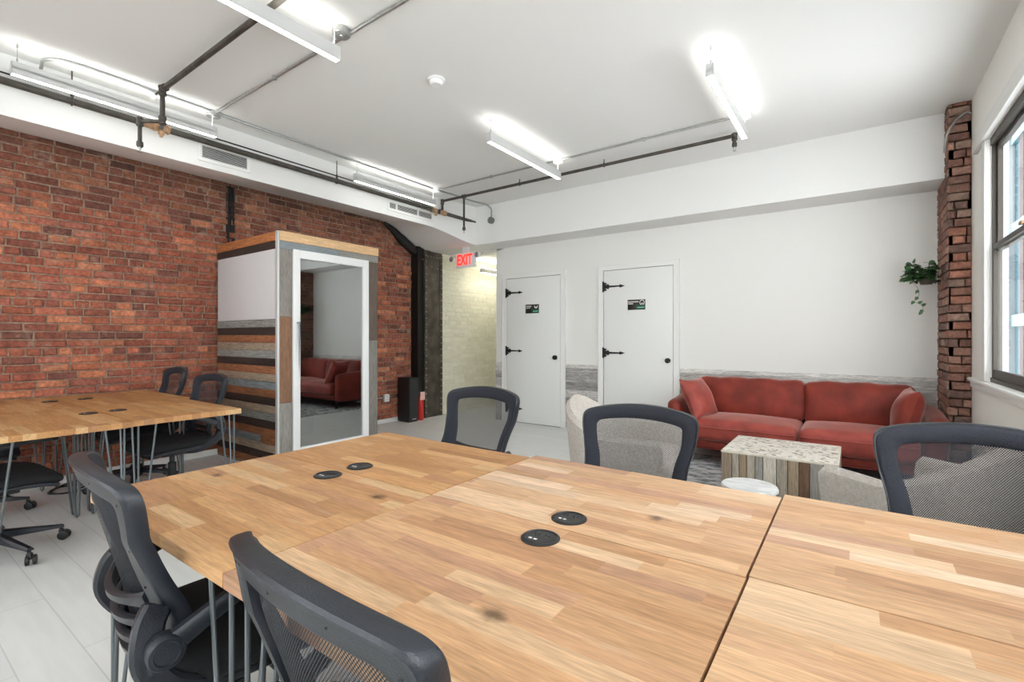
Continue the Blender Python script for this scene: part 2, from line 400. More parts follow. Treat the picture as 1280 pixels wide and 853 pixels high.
# brick wall on the left
mb = MB(); W = 5.06-YB
def Pl(u, v, d): return (XL-.012+d, YB+u, .058+v)
cy0, cy1 = 2.43-YB, 2.49-YB
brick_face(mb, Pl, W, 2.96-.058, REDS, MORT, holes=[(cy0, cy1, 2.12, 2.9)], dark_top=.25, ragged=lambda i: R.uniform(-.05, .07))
mb.box(XL-.25, YB, 0, XL-.013, 5.14, 2.92, col=MORT)
struct('wall_left', mb, M['brick'], col=True)
mb = MB()
mb.box(XL-.02, 2.42, 2.22, XL-.005, 2.51, 2.86); mb.tube([(XL+.004, 2.44, 2.24), (XL+.004, 2.44, 2.85)], .009); mb.tube([(XL+.004, 2.465, 2.5), (XL+.004, 2.465, 2.85)], .009); mb.tube([(XL+.004, 2.49, 2.45), (XL+.004, 2.49, 2.85)], .009)
struct('trim_1', mb, M['ironblk'], smooth=True)
struct('baseboard_left', MB().box(XL-.02, YB, 0, XL+.012, 5.12, .058, .003), M['trimw'])
# far wall (two doors stand in front of dark sheets that paint the shade of their gaps)
D1, D2 = (-4.165, -3.262), (-2.622, -1.742); DT = 2.08
mb = MB(); mb.box(XH, YF, 0, XR+.07, YF+.12, ZC)
struct('wall_far', mb, M['wall'])
ADDED_BW = [(-4.9, -3.3), (-2.8, -1.2), (-.9, .5)]   # unseen windows added in the rear wall to bring in more daylight
mb = MB(); xs = [XL-.3]+[q for w in ADDED_BW for q in w]+[XR+.2]
for i in range(0, len(xs), 2): mb.box(xs[i], YB-.12, 0, xs[i+1], YB, ZC)
for a, b in ADDED_BW: mb.box(a, YB-.12, 0, b, YB, .85); mb.box(a, YB-.12, 2.75, b, YB, ZC)
struct('wall_back', mb, M['wall'])
# hall beyond the opening
mb = MB()
def Ph(u, v, d): return (-5.33+d, 5.56+u, v)
brick_face(mb, Ph, 3.6, 2.56, CREAM, (*lin((214, 210, 190)), .5), depth=.003, jit=.0008, gap=.003, bl=.24)
mb.box(-5.5, 5.56, 0, -5.331, 9.2, 2.6, col=(*lin((214, 210, 186)), .5))
struct('wall_hall_left', mb, M['brick_cream'], col=True)
struct('wall_hall_right', MB().box(XH, YF+.12, 0, XH+.12, 9.2, 2.6), M['wall'])
struct('wall_hall_end', MB().box(-5.6, 9.2, 0, XH+.2, 9.32, 2.6), M['wall'])
struct('ceiling_hall', MB().box(-5.6, YF, 2.53, XH+.12, 9.3, 2.62), M['ceil'])
struct('beam', MB().box(XL-.3, 5.31, 2.55, XR+.1, YF+.0, ZC), M['ceil'])
# soffit over the brick wall, its end curving down onto the beam
mb = MB()
sec = lambda y, zf, zb, xf: [(xf, y, ZC), (xf, y, zf), (XL-.05, y, zb), (XL-.05, y, ZC)]
rings = [sec(YB, 2.685, 2.90, -4.52), sec(4.46, 2.685, 2.90, -4.52)]
mb.loft(rings)
struct('trim_2', mb, M['ceil'])
mb = MB(); rings = []
for i in range(13):
    t = i/12; y = 4.462+.85*t; s_ = t*t*(3-2*t)
    rings.append(sec(y, 2.682-.13*s_, 2.897-.34*s_, -4.52+.10*s_))
mb.loft(rings); struct('trim_3', mb, M['ceil'], smooth=True)
# black steel arch plate between brick and beam
mb = MB(); arc = []
for i in range(13):
    y = 4.50+.66*i/12; t = max(0, (y-4.462)/.85); s_ = t*t*(3-2*t); arc.append((XL+.05, y, 2.885-.34*s_-.03-.05*min(1, i/5)))
mb.tube(arc, [.02+.05*min(1, i/6) for i in range(13)], 10)
mb.box(XL-.02, 5.06, 0, -5.345, 5.20, 2.6)
struct('trim_4', mb, M['ironblk'], smooth=True)
# riveted steel column
mb = MB(); mb.box(-5.38, 5.18, 0, -5.32, 5.56, 2.56, .003)
mb.box(-5.32, 5.18, 0, -5.312, 5.235, 2.52); mb.box(-5.32, 5.505, 0, -5.312, 5.56, 2.52)
_col = mb; mb = MB()
for i in range(26):
    for y in (5.206, 5.533): mb.lathe([(.013, 0), (.012, .005), (.007, .010), (0, .012)], (-5.312, y, .08+i*.096), 10, 'x')
for i in range(5): mb.lathe([(.013, 0), (.012, .005), (.007, .010), (0, .012)], (-5.32, 5.25+i*.06, 2.47), 10, 'x')
for z, y in ((2.32, 5.33), (2.2, 5.42), (2.12, 5.36), (2.3, 5.45)): mb.lathe([(.012, 0), (.010, .006), (0, .009)], (-5.32, y, z), 10, 'x')
_c = struct('column', _col, M['rivet'], smooth=True); mb.build('rivets', M['rivethead'], _c)
# right (window) wall with openings
WIN = [(3.05, 4.60), (1.0, 2.55), (-1.05, .5)]; WZ0, WZ1 = .93, 2.60  # second and third openings are out of view, added for daylight
mb = MB(); ys = [YB]+[q for w in sorted(WIN) for q in w]+[YF]
for i in range(0, len(ys), 2): mb.box(XR, ys[i], 0, XR+.07, ys[i+1], ZC)
for a, b in WIN: mb.box(XR, a, 0, XR+.07, b, WZ0); mb.box(XR, a, WZ1, XR+.07, b, ZC)
struct('wall_right', mb, M['cream'])
# brick pier in the corner
mb = MB(); PX, PY = .600, 5.135
mb.box(PX+.012, PY+.012, 0, XR, YF, ZC, col=MORT_P)
brick_face(mb, lambda u, v, d: (PX+.012+u, PY+.012-d, v), XR-PX-.012, ZC, DUSK, MORT_P, bl=.16, depth=.009, jit=.004, gap=.008)
brick_face(mb, lambda u, v, d: (PX+.012-d, YF-u, v), YF-PY-.012, ZC, DUSK, MORT_P, depth=.009, jit=.004, gap=.008)
struct('pillar', mb, M['brick'], col=True)
# windows
def window(n, a, b):
    w = empty('window_%d' % n, (XR, (a+b)/2, WZ0)); w['kind'] = 'structure'
    w.location = (0, 0, 0)
    x = XR+.034; zm = 1.835
    m_ = MB()
    m_.box(x-.012, a, WZ0, x+.05, a+.05, WZ1); m_.box(x-.012, b-.022, WZ0, x+.036, b, WZ1); m_.box(x-.02, a, WZ1-.05, x+.06, b, WZ1); m_.box(x-.02, a, WZ0, x+.06, b, WZ0+.03)
    m_.build('window_frame', M['bronze'], w, False)
    for nm, z0, z1, xo in (('lower_sash', WZ0+.03, zm+.03, 0), ('upper_sash', zm-.015, WZ1-.05, .035)):
        s = MB(); x0, x1 = x-.012+xo*.6, x+.014+xo*.6; ya, yb_ = a+.05, b-.022; t = .028
        s.box(x0, ya, z0, x1, ya+t, z1); s.box(x0, yb_-t, z0, x1, yb_, z1)
        s.box(x0, ya, z0, x1, yb_, z0+(.055 if nm[0] == 'l' else .03)); s.box(x0, ya, z1-.032, x1, yb_, z1)
        so = s.build(nm, M['bronze'], w, False)
        g = MB(); g.box((x0+x1)/2-.002, ya+t, z0+.03, (x0+x1)/2+.002, yb_-t, z1-.03); g.build('pane', M['glass'], so, False)
    s = MB(); s.box(XR-.035, a-.08, WZ0-.03, XR+.06, b+.5 if n == 1 else b+.08, WZ0-.004, .008); s.box(XR-.02, a-.06, WZ0-.075, XR, b+.48 if n == 1 else b+.06, WZ0-.03, .006)
    s.build('window_sill', M['trimw'], w)
    c = MB(); c.box(XR-.016, a-.09, WZ0, XR, a, WZ1, .004); c.box(XR-.016, b, WZ0, XR, b+.09, WZ1, .004)
    c.box(XR-.03, a-.12, WZ1, XR, b+.34 if n == 1 else b+.12, WZ1+.05, .004); c.box(XR-.022, a-.1, WZ1+.05, XR, b+.32 if n == 1 else b+.1, WZ1+.12, .004)
    c.build('window_casing', M['trimw'], w)
    k = MB(); k.box(x-.03, (a+b)/2-.03, zm+.03, x-.008, (a+b)/2+.03, zm+.05, .004); k.build('sash_lock', M['brass'], w)
for i, (a, b) in enumerate(WIN): window(i+1, a, b)
for i, (a, b) in enumerate(ADDED_BW):  # frames and panes of the added, unseen rear windows
    w = empty('window_%d' % (i+4)); w['kind'] = 'structure'; m_ = MB(); y = YB-.06
    m_.box(a, y-.02, .85, a+.05, y+.02, 2.75); m_.box(b-.05, y-.02, .85, b, y+.02, 2.75); m_.box(a, y-.02, .85, b, y+.02, .90); m_.box(a, y-.02, 2.70, b, y+.02, 2.75); m_.box(a, y-.02, 1.8, b, y+.02, 1.85)
    m_.build('window_frame', M['bronze'], w, False); MB().box(a+.05, y-.003, .9, b-.05, y+.003, 2.7).build('pane', M['glass'], w, False)
# whitewashed plank wainscot on the far wall
def wains(n, x0, x1):
    m_ = MB(); z = .0; y = YF-.012
    while z < .80:
        h = .105 if z+.105 < .8 else .82-z; x = x0
        while x < x1-1e-4:
            L_ = min(R.uniform(.35, 1.1), x1-x)
            m_.box(x+.001, y-R.uniform(0, .004), z+.001, x+L_-.001, YF+.002, z+h-.001, col=C4(R.choice([(196, 193, 188), (180, 177, 172), (160, 157, 153), (206, 203, 198), (146, 143, 140), (190, 187, 180)])))
            x += L_
        z += h
    for z0, z1, d in ((.822, .840, .020), (.840, .868, .014)): m_.box(x0, YF-d, z0, x1, YF+.002, z1, col=C4((214, 212, 206)))
    struct('trim_%d' % n, m_, M['washed'], col=True)
wains(5, D2[1]+.07, .598); wains(6, D1[1]+.07, D2[0]-.07); wains(7, XH-.004, D1[0]-.065)
# doors
def door(n, x0, x1, knob_dx):
    d = empty('door_%d' % n, (0, 0, 0)); d['kind'] = 'structure'
    MB().box(x0-.006, YF-.006, 0, x1+.006, YF+.001, DT+.006).build('door_gap_shade', M['gap'], d, False)  # dark sheet, its colour stands in for shade around the leaf
    leaf = MB().box(x0, YF-.02, .008, x1, YF-.002, DT, .002).build('door_leaf', M['door'], d)
    f = MB(); t = .058
    f.box(x0-.006-t, YF-.024, 0, x0-.006, YF, DT+.005); f.box(x1+.006, YF-.024, 0, x1+.006+t, YF, DT+.005); f.box(x0-.006-t, YF-.025, DT+.006, x1+.006+t, YF, DT+.006+t)
    f.box(x0-.020-t, YF-.032, 0, x0-.0065-t, YF, DT+.006+t); f.box(x1+.0065+t, YF-.032, 0, x1+.020+t, YF, DT+.006+t); f.box(x0-.020-t, YF-.033, DT+.0065+t, x1+.020+t, YF, DT+.020+t)
    f.build('door_frame', M['trimw'], d, False)
    for z in (1.877, 1.034, .2):
        h = MB(); y0, y1 = YF-.03, YF-.02
        P_ = lambda x, zz, yy: (x, yy, zz)
        h.prism([(x0-.014, z-.068), (x0+.004, z-.068), (x0+.004, z+.068), (x0-.014, z+.068)], y0-.004, y1, P_)
        h.tube([(x0+.002, y0-.004, z-.062), (x0+.002, y0-.004, z+.062)], .007)
        for s_ in (-1, 1): h.prism([(x0+.006, z+s_*.04-.013), (x0+.036, z+s_*.04-.011), (x0+.036, z+s_*.04+.011), (x0+.006, z+s_*.04+.013)], y0, y1, P_)
        h.prism([(x0+.004, z-.028), (x0+.045, z-.022), (x0+.062, z-.034), (x0+.078, z-.012), (x0+.21, z-.008), (x0+.225, z-.020), (x0+.255, z-.010), (x0+.285, z),
                 (x0+.255, z+.010), (x0+.225, z+.020), (x0+.21, z+.008), (x0+.078, z+.012), (x0+.062, z+.034), (x0+.045, z+.022), (x0+.004, z+.028)], y0, y1, P_)
        h.build('strap_hinge', M['ironblk'], leaf, False)
    k = MB(); k.lathe([(.030, 0), (.030, -.005), (.012, -.008), (.012, -.018), (.024, -.022), (.031, -.032), (.028, -.042), (.014, -.047), (0, -.048)], (x1-knob_dx, YF-.02, .955), 20, 'y')
    k.build('door_knob', M['ironblk'], leaf)
door(1, *D1, .075); door(2, *D2, .057)

# door signs
def door_sign(cx, cz, label, long):
    s = empty('door_sign', (cx, YF-.0205, cz)); tag(s, label, 'sign')
    MB().box(-.112, -.006, -.063, .112, 0, .063, .002).build('sign_plate', M['signblk'], s)
    MB().box(-.01, -.0066, -.060, .109, -.006, 0).build('green_panel', M['signgrn'], s, False)
    t = MB(); rr = random.Random(3 if long else 4)
    def words(x0, x1, z, h):
        x = x0
        while x < x1: w = rr.uniform(.0055, .0085); t.box(x, -.0072, z-h/2, min(x+w, x1), -.006, z+h/2); x += w+.0022
    if long: words(-.104, .028, .036, .014); words(-.104, -.042, .013, .012)
    else: words(-.100, -.012, .036, .014); words(-.100, -.030, .013, .012)
    t.build('lettering', M['signwht'], s, False)
    e = MB()
    if long:
        for a0, a1 in ((100, 250), (-70, 80)):
            pts = [(.072+.027*math.cos(math.radians(a)), -.0068, .026+.03*math.sin(math.radians(a))) for a in range(a0, a1+1, 15)]; e.tube(pts, .0042, 6)
        e.tube([(.072, -.0068, .022), (.060, -.0068, -.002)], .0035, 6); e.tube([(.072, -.0068, .022), (.084, -.0068, -.002)], .0035, 6); e.lathe([(.006, 0), (.006, -.003)], (.072, -.006, .052), 10, 'y')
    else:
        for s_ in (-1, 1): e.prism([(.065+s_*.002, .006), (.065+s_*.016, .008), (.065+s_*.030, .030), (.065+s_*.026, .050), (.065+s_*.014, .030), (.065, .020)], -.0074, -.006, lambda x, z, y: (x, y, z))
    e.build('emblem', M['signwht'], s, False)
    m_ = MB(); x = .014
    while x < .096: w = rr.uniform(.006, .009); m_.box(x, -.0074, -.040, x+w, -.006, -.029); x += w+.002
    m_.build('green_lettering', M['signmint'], s, False)
door_sign(-3.715, 1.633, 'small black and green sign with winged white emblem on the door nearest the hall', False)
door_sign(-2.187, 1.633, 'black and green sign with ringed emblem on the white door nearest the sofa', True)

# ------------------------------------------------------------------ ceiling lamps
def make_lamp():
    r = empty('linear_pendant_lamp')
    h = MB(); w, z0, z1 = .023, -.205, -.125
    h.box(-w, 0, z0, -w+.004, 1.19, z1); h.box(w-.004, 0, z0, w, 1.19, z1); h.box(-w, 0, z0, w, .004, z1); h.box(-w, 1.186, z0, w, 1.19, z1); h.box(-w, 0, -.172, w, 1.19, -.158)
    h.build('housing', M['alum'], r, False)
    MB().box(-w+.004, .004, z0+.001, w-.004, 1.186, z0+.008).build('diffuser', M['diff'], r, False)
    MB().box(-w+.006, .006, -.157, w-.006, 1.184, -.153).build('uplight_lens', M['updiff'], r, False)
    for y in (.03, 1.16):
        s = MB(); s.tube([(0, y, -.16), (0, y, 0)], .0016, 6); s.lathe([(.007, -.020), (.007, -.125+.10), (.004, -.0)], (0, y, 0), 10); s.lathe([(.005, -.125), (.005, -.10), (.002, -.09)], (0, y, 0), 8)
        s.build('suspension_wire', M['galv'], r)
    c = MB(); c.tube([(0.004, 1.16, 0), (.004, 1.16, -.125)], .003, 6); c.build('power_cord', M['whitem'], r)
    return r
lamp0 = make_lamp(); first = True
LG = 'linear pendant lamps under the ceiling'
for x, y, lab in ((-4.30, .63, 'long white linear pendant lamp nearest the brick wall, at the left edge'),
                  (-2.515, .55, 'long white linear pendant lamp cut off by the top edge'),
                  (-.745, .62, 'unseen white linear pendant lamp added straight above the front desks'),  # out of view, added to light the front desks
                  (-4.30, 3.17, 'white linear pendant lamp beside the black pipe, above the phone booth'),
                  (-2.515, 3.19, 'white linear pendant lamp in the middle of the ceiling, in front of the doors'),
                  (-.745, 3.19, 'white linear pendant lamp above the sofa corner, farthest right'),
                  (-4.30, -1.95, 'unseen white linear pendant lamp added behind the left desks, along the brick wall'),  # whole rear row is out of view, added for more lamp light
                  (-2.515, -1.95, 'unseen white linear pendant lamp added in the rear of the room, middle row'),
                  (-.745, -1.95, 'unseen white linear pendant lamp added in the rear of the room, by the windows')):
    o = lamp0 if first else copy_tree(lamp0); first = False
    o.location = (x, y, ZC); tag(o, lab, 'lamp', LG)
h = empty('hall_lamp', (-5.0, 6.15, 2.53)); tag(h, 'short white linear lamp lighting the cream brick hall', 'lamp')
MB().box(-.03, 0, -.235, .03, 1.2, -.16, .002).build('housing', M['whitem'], h, False); MB().box(-.026, .004, -.242, .026, 1.196, -.2355).build('diffuser', M['halldiff'], h, False)
MB().box(-.026, .004, -.1595, .026, 1.196, -.155).build('uplight_lens', M['halldiff'], h, False)
for y in (.05, 1.15): MB().tube([(0, y, -.16), (0, y, 0)], .002, 6).build('suspension_wire', M['galv'], h)
s = empty('smoke_detector', (-2.45, 2.5, ZC)); tag(s, 'round white smoke detector on the ceiling', 'smoke detector')
MB().lathe([(.062, 0), (.062, -.010), (.056, -.014)], n=32).build('base_ring', M['whitem'], s); MB().lathe([(.046, -.014), (.046, -.032), (.036, -.042), (0, -.043)], n=32).build('sensor_head', M['whitem'], s)

# ------------------------------------------------------------------ sprinkler pipework
sp = empty('sprinkler_pipe', (-4.44, 1.4, 2.88)); tag(sp, 'black iron sprinkler pipe running along the brick wall with branches', 'pipe'); sp.location = (0, 0, 0)
ZP = 2.88; XP = -4.44
MB().tube([(XP, YB, ZP), (XP, 5.31, ZP)], .024, 14).build('main_pipe', M['pipe'], sp)
def fitting(p, axis, r=.032, L_=.07):
    h_ = L_/2; return [(r*.86, -h_), (r, -h_+.006), (r, -h_+.016), (r*.9, -h_+.02), (r*.9, h_-.02), (r, h_-.016), (r, h_-.006), (r*.86, h_)]
def head(x, y, z0, z1, nm='drop_pipe', r=.0135):
    d = MB(); d.tube([(x, y, z0), (x, y, z1+.05)], r, 12); d.lathe([(r*1.5, z1+.075), (r*1.6, z1+.06), (r*1.6, z1+.045), (r*1.1, z1+.035)], (x, y, 0), 14)
    o = d.build(nm, M['pipe'], sp)
    k = MB(); k.lathe([(.009, z1+.036), (.009, z1+.026), (.004, z1+.02), (.004, z1+.004), (.014, z1+.002), (.014, z1), (0, z1)], (x, y, 0), 12)
    for s_ in (-1, 1): k.tube([(x+s_*.008, y, z1+.028), (x+s_*.011, y, z1+.014), (x+s_*.003, y, z1+.004)], .0018, 6)
    k.build('sprinkler_head', M['galv'], o)
y1 = 1.375; xa, ya2 = -4.105, 1.375
b = MB(); b.tube([(xa-.16, ya2, 3.04), (xa, ya2, 3.04)], .009, 10); b.tube([(xa, ya2, 3.04), (XR-1.2, ya2, 3.04)], .0185, 14)
b.tube([(xa, ya2, 3.05), (xa, ya2, 2.82)], .017, 14); b.tube([(xa, ya2, 2.81), (-4.24, 1.28, 2.81)], .015, 12); b.tube([(xa, ya2, 2.81), (xa-.12, ya2+.04, 2.83), (XP, 1.48, ZP-.0)], .015, 12)
b.build('branch_pipe', M['pipe'], sp)
b = MB(); b.lathe(fitting(0, 0, .027, .07), (xa, ya2, 3.03), 16); b.lathe(fitting(0, 0, .026, .06), (xa+.03, ya2, 3.04), 16, 'x'); b.build('elbow_fitting', M['pipe'], sp)
MB().lathe(fitting(0, 0, .026, .06), (xa, ya2, 2.815), 16).build('elbow_fitting', M['pipe'], sp); MB().lathe(fitting(0, 0, .024, .06), (-4.24, 1.28, 2.805), 16).build('elbow_fitting', M['pipe'], sp)
b = MB(); b.lathe(fitting(0, 0, .036, .11), (XP, 1.48, ZP), 16, 'y'); b.lathe(fitting(0, 0, .030, .09), (XP, 1.385, ZP), 16, 'y'); b.lathe([(.022, 0), (.022, -.05), (.012, -.055), (.012, -.07), (0, -.07)], (XP, 1.48, ZP), 14)
b.build('tee_fitting', M['brass'], sp)
b = MB(); b.lathe([(.009, 0), (.016, -.02), (.02, -.05), (.01, -.06), (0, -.06)], (xa-.12, ya2, 3.04), 10, 'x'); b.build('stub_cap', M['alum'], sp)
head(-4.24, 1.28, 2.80, 2.585)
yb2 = 4.645; zb2 = 3.032
b = MB(); b.tube([(XP, yb2, ZP), (XP, yb2, zb2)], .017, 12); b.tube([(XP, yb2, zb2), (-.873, yb2, zb2)], .0165, 14); b.build('branch_pipe', M['pipe'], sp)
for q, ax_ in (((XP, yb2, zb2-.01), 'z'), ((-4.062, yb2, zb2), 'x'), ((-.873, yb2, zb2-.01), 'z')): MB().lathe(fitting(0, 0, .025, .065), q, 14, ax_).build('elbow_fitting', M['pipe'], sp)
b = MB(); b.lathe(fitting(0, 0, .036, .12), (XP, yb2, ZP), 14, 'y'); b.lathe(fitting(0, 0, .033, .09), (XP, yb2-.16, ZP), 14, 'y'); b.lathe([(.02, 0), (.02, -.06), (.01, -.065), (0, -.066)], (XP, yb2-.12, ZP), 12); b.build('tee_fitting', M['brass'], sp)
head(-4.062, yb2, zb2, 2.56); head(-.873, yb2, zb2, 2.895)
for (x, y, zc, r) in ((XP, 3.053, ZP, .027), (XP, .95, ZP, .027), (-2.13, yb2, zb2, .020), (-3.2, yb2, zb2, .020)):
    hb = MB(); ring = [(x, y, zc)]
    if x == XP:
        pts = [(x+r*math.cos(a), y, zc+r*math.sin(a)*1.1) for a in [q*PI/8 for q in range(17)]]
        hb.tube(pts, .004, 6); hb.tube([(x, y, zc+r), (x, y, ZC)], .005, 8); hb.lathe([(.01, 0), (.01, .03)], (x, y, zc+r+.005), 8)
    else:
        pts = [(x, y+r*math.cos(a), zc+r*math.sin(a)*1.1) for a in [q*PI/8 for q in range(17)]]
        hb.tube(pts, .004, 6); hb.tube([(x, y, zc+r), (x, y, ZC)], .005, 8)
    hb.build('pipe_hanger', M['pipe'], sp)
cb = MB(); cb.tube(catmull([(-4.50, YB, 2.955), (-4.50, 2.0, 2.955), (-4.50, 3.6, 2.955), (-4.50, 4.1, 2.94), (-4.46, 4.5, 2.92)], 6, False), .006, 8); o = cb.build('black_cable', M['ironblk']); tag(o, 'thin black cable strung just above the sprinkler pipe', 'cable')

# galvanised conduit with boxes
cd = empty('electrical_conduit', (0, 0, 0)); tag(cd, 'thin galvanised conduit with round junction boxes on the ceiling', 'conduit')
zc = ZC-.014
MB().tube(catmull([(-4.52, .80, zc-.05), (-4.46, .80, zc-.012), (-4.38, .80, zc), (-4.30, .86, zc), (-4.27, .98, zc)], 5, False)+[(-4.27, 4.33, zc)], .0105, 10).build('conduit_run', M['galv'], cd)
MB().tube([(-4.27, 1.80, zc), (XR-1.0, 1.80, zc)], .0105, 10).build('conduit_run', M['galv'], cd)
MB().tube([(-4.27, 4.36, zc), (-.74, 4.36, zc)], .0095, 10).build('conduit_run', M['galv'], cd)
MB().tube(catmull([(-4.27, 4.36, zc), (-4.23, 4.60, zc), (-4.22, 5.0, zc), (-4.16, 5.22, zc-.005), (-4.13, 5.29, zc-.05), (-4.125, 5.295, 2.97), (-4.125, 5.295, 2.90)], 5, False), .0105, 10).build('conduit_run', M['galv'], cd)
for (x, y) in ((-4.30, 1.80), (-4.27, 4.345), (-2.515, 1.76), (-2.515, 4.36), (-.745, 4.36)):
    MB().lathe([(.052, 0), (.052, -.036), (.048, -.040), (.012, -.041), (.010, -.046), (0, -.046)], (x, y, ZC), 24).build('junction_box', M['galv'] if y < 4 else M['whitem'], cd)
for (x, y) in ((-3.35, 1.80), (-4.27, 3.2), (-3.4, 4.36), (-1.6, 4.36)):
    MB().box(x-.012, y-.012, ZC-.028, x+.012, y+.012, ZC, .002).build('conduit_strap', M['galv'], cd)
MB().lathe([(.046, 0), (.046, -.045), (.038, -.05), (0, -.05)], (-4.126, 5.31, 2.86), 20, 'y').build('junction_box', mat('grey_box', (120, 120, 116), .5, metal=.3), cd)

# vents in the soffit face
def vent(y0, y1, z0, z1, lab, n, split=()):
    v = empty('air_vent', (-4.52, (y0+y1)/2, z0)); tag(v, lab, 'vent'); v.location = (0, 0, 0)
    f = MB(); X = -4.52; t = .03
    f.box(X, y0-t, z0-t, X+.012, y1+t, z0, .002); f.box(X, y0-t, z1, X+.012, y1+t, z1+t, .002); f.box(X, y0-t, z0, X+.012, y0, z1, .002); f.box(X, y1, z0, X+.012, y1+t, z1, .002)
    for s_ in split: f.box(X, s_-.012, z0, X+.011, s_+.012, z1)
    f.build('vent_frame', M['trimw'], v)
    MB().box(X+.0005, y0, z0, X+.002, y1, z1).build('vent_shade_sheet', M['louvre'], v, False)  # flat dark sheet, shade behind the louvres put into its colour
    l = MB()
    for i in range(n):
        z = z0+(i+.5)*(z1-z0)/n; l.add([(X+.002, y0, z+.004), (X+.002, y1, z+.004), (X+.010, y1, z-.002), (X+.010, y0, z-.002), (X+.010, y0, z-.0035), (X+.010, y1, z-.0035)], [(0, 1, 2, 3), (3, 2, 5, 4)])
    l.build('louvres', M['trimw'], v, False)
vent(1.80, 2.17, 2.765, 2.868, 'white louvred air vent on the soffit nearer the camera', 8)
vent(3.82, 4.52, 2.775, 2.845, 'white louvred air vent on the soffit above the booth\'s far side', 5, (3.93, 4.28))

# ------------------------------------------------------------------ exit sign
e = empty('exit_sign', (-4.64, 5.35, 2.36)); tag(e, 'white exit sign with red letters and two emergency lamp heads', 'exit sign')
MB().box(-.178, -.022, -.11, .178, .022, .105, .006).build('sign_housing', M['whitem'], e)
MB().box(-.05, -.02, .105, .05, .02, .19, .003).build('mounting_canopy', M['whitem'], e)
fc = bpy.data.curves.new('exit_letters', 'FONT'); fc.body = 'EXIT'; fc.size = .215; fc.extrude = .003; fc.offset = .004; fc.align_x = 'CENTER'; fc.align_y = 'CENTER'; fc.materials.append(M['exitred'])
_t = bpy.data.objects.new('tmp', fc); COL.objects.link(_t); _me = bpy.data.meshes.new_from_object(_t.evaluated_get(bpy.context.evaluated_depsgraph_get())); bpy.data.objects.remove(_t)
fo = bpy.data.objects.new('lettering', _me); link(fo, e); fo.location = (-.01, -.0255, -.002); fo.rotation_euler = (PI/2, 0, 0); fo.scale = (.66, 1, 1)
for s_ in (-1, 1):
    l = MB(); l.lathe([(.028, .03), (.040, 0), (.044, -.03), (.044, -.04), (0, -.042)], (s_*.245, -.01, .055 if s_ > 0 else .03), 20, 'y'); l.tube([(s_*.17, 0, .03), (s_*.22, 0, .045)], .009, 8)
    hd = l.build('lamp_head', M['whitem'], e)
    q = MB(); q.lathe([(.036, -.0425), (.030, -.046), (0, -.047)], (s_*.245, -.01, .055 if s_ > 0 else .03), 16, 'y'); q.build('lamp_lens', M['galv'], hd)

# ------------------------------------------------------------------ phone booth
BX0, BX1, BY0, BY1, BZ = XL+.03, -4.26, 2.32, 3.436, 2.20
bt = empty('phone_booth', (BX1, (BY0+BY1)/2, 0)); tag(bt, 'reclaimed wood phone booth with tinted glass door against the brick wall', 'phone booth'); bt.location = (0, 0, 0)
MB().box(BX0, BY0+.02, 0, BX0+.04, BY1-.02, BZ-.03).build('back_panel', M['darkin'], bt, False)
m_ = MB(); m_.box(BX0, BY0+.014, 0, BX1-.04, BY0+.05, BZ-.02); m_.box(BX0, BY1-.05, 0, BX1-.04, BY1-.014, BZ-.02); m_.build('side_wall', M['darkin'], bt, False)
m_ = MB(); m_.box(BX0, BY0+.02, BZ-.06, BX1-.02, BY1-.02, BZ-.012); m_.build('roof', M['darkin'], bt, False)
MB().box(BX0, BY0+.02, 0, BX1-.02, BY1-.02, .05).build('booth_floor', M['darkin'], bt, False)
m_ = MB(); m_.box(BX0+.05, BY0+.12, .98, BX0+.38, BY1-.12, 1.01, .004); m_.build('shelf', M['black'], bt)
OR, DK, TN, GY, BG = (154, 100, 68), (58, 46, 40), (164, 146, 126), (148, 148, 143), (128, 136, 139)
seq = [GY, DK, OR, TN, GY, DK, OR, TN, BG, OR, DK, TN, GY, DK, OR, (BG, OR), TN, DK, OR, TN]
pl = MB(); z = 1.40; pitch = .0725
for i, c in enumerate(seq):
    z1 = z; z0 = max(z-pitch, 0.0); z = z0
    cuts = sorted([BX0]+([R.uniform(BX0+.3, BX1-.3)] if R.random() < .6 else [])+[BX1-.03])
    if isinstance(c, tuple) and isinstance(c[0], tuple): cuts = [BX0, BX1-.30, BX1-.03]
    for k in range(len(cuts)-1):
        cc = c[k] if isinstance(c[0], tuple) else c
        pl.box(cuts[k]+.001, BY0-R.uniform(.0, .006), z0+.0012, cuts[k+1]-.001, BY0+.014, z1-.0012, .002, C4(cc, .15))
    if z0 <= 0: break
pl.box(BX0, BY0-.004, BZ-.085, BX1-.03, BY0+.014, BZ-.155, .002, C4(DK, .1)); pl.box(BX0, BY0-.006, BZ-.0, BX1-.03, BY0+.014, BZ-.083, .002, C4((176, 112, 66), .1))
pl.build('side_planks', M['reclaimed'], bt, True, True)
MB().box(BX0+.01, BY0-.002, 1.402, BX1-.03, BY0+.014, BZ-.157, .002).build('white_side_panel', M['panel'], bt)
for yy in (BY0-.006, ): MB().box(BX1-.03, BY0-.008, 0, BX1+.006, BY0+.012, BZ+.004, .002).build('corner_trim', M['alum'], bt)
pf = MB()   # front posts and header planks
yl = BY0+.012; dl, dr = 2.455, 3.315
for (a, b_, zs) in ((yl, dl, ((0, .63, (150, 146, 140)), (.63, 1.425, (138, 104, 80)), (1.425, BZ-.155, (142, 136, 130)))), (dr, BY1, ((0, 1.20, (128, 124, 118)), (1.20, BZ-.155, (104, 92, 82))))):
    pf = MB()
    for z0, z1, c in zs: pf.box(BX1-.02, a, z0+.001, BX1+R.uniform(.002, .006), b_, z1-.001, .002, C4(c, .05))
    pf.build('front_post', M['reclaimed_v'], bt, True, True)
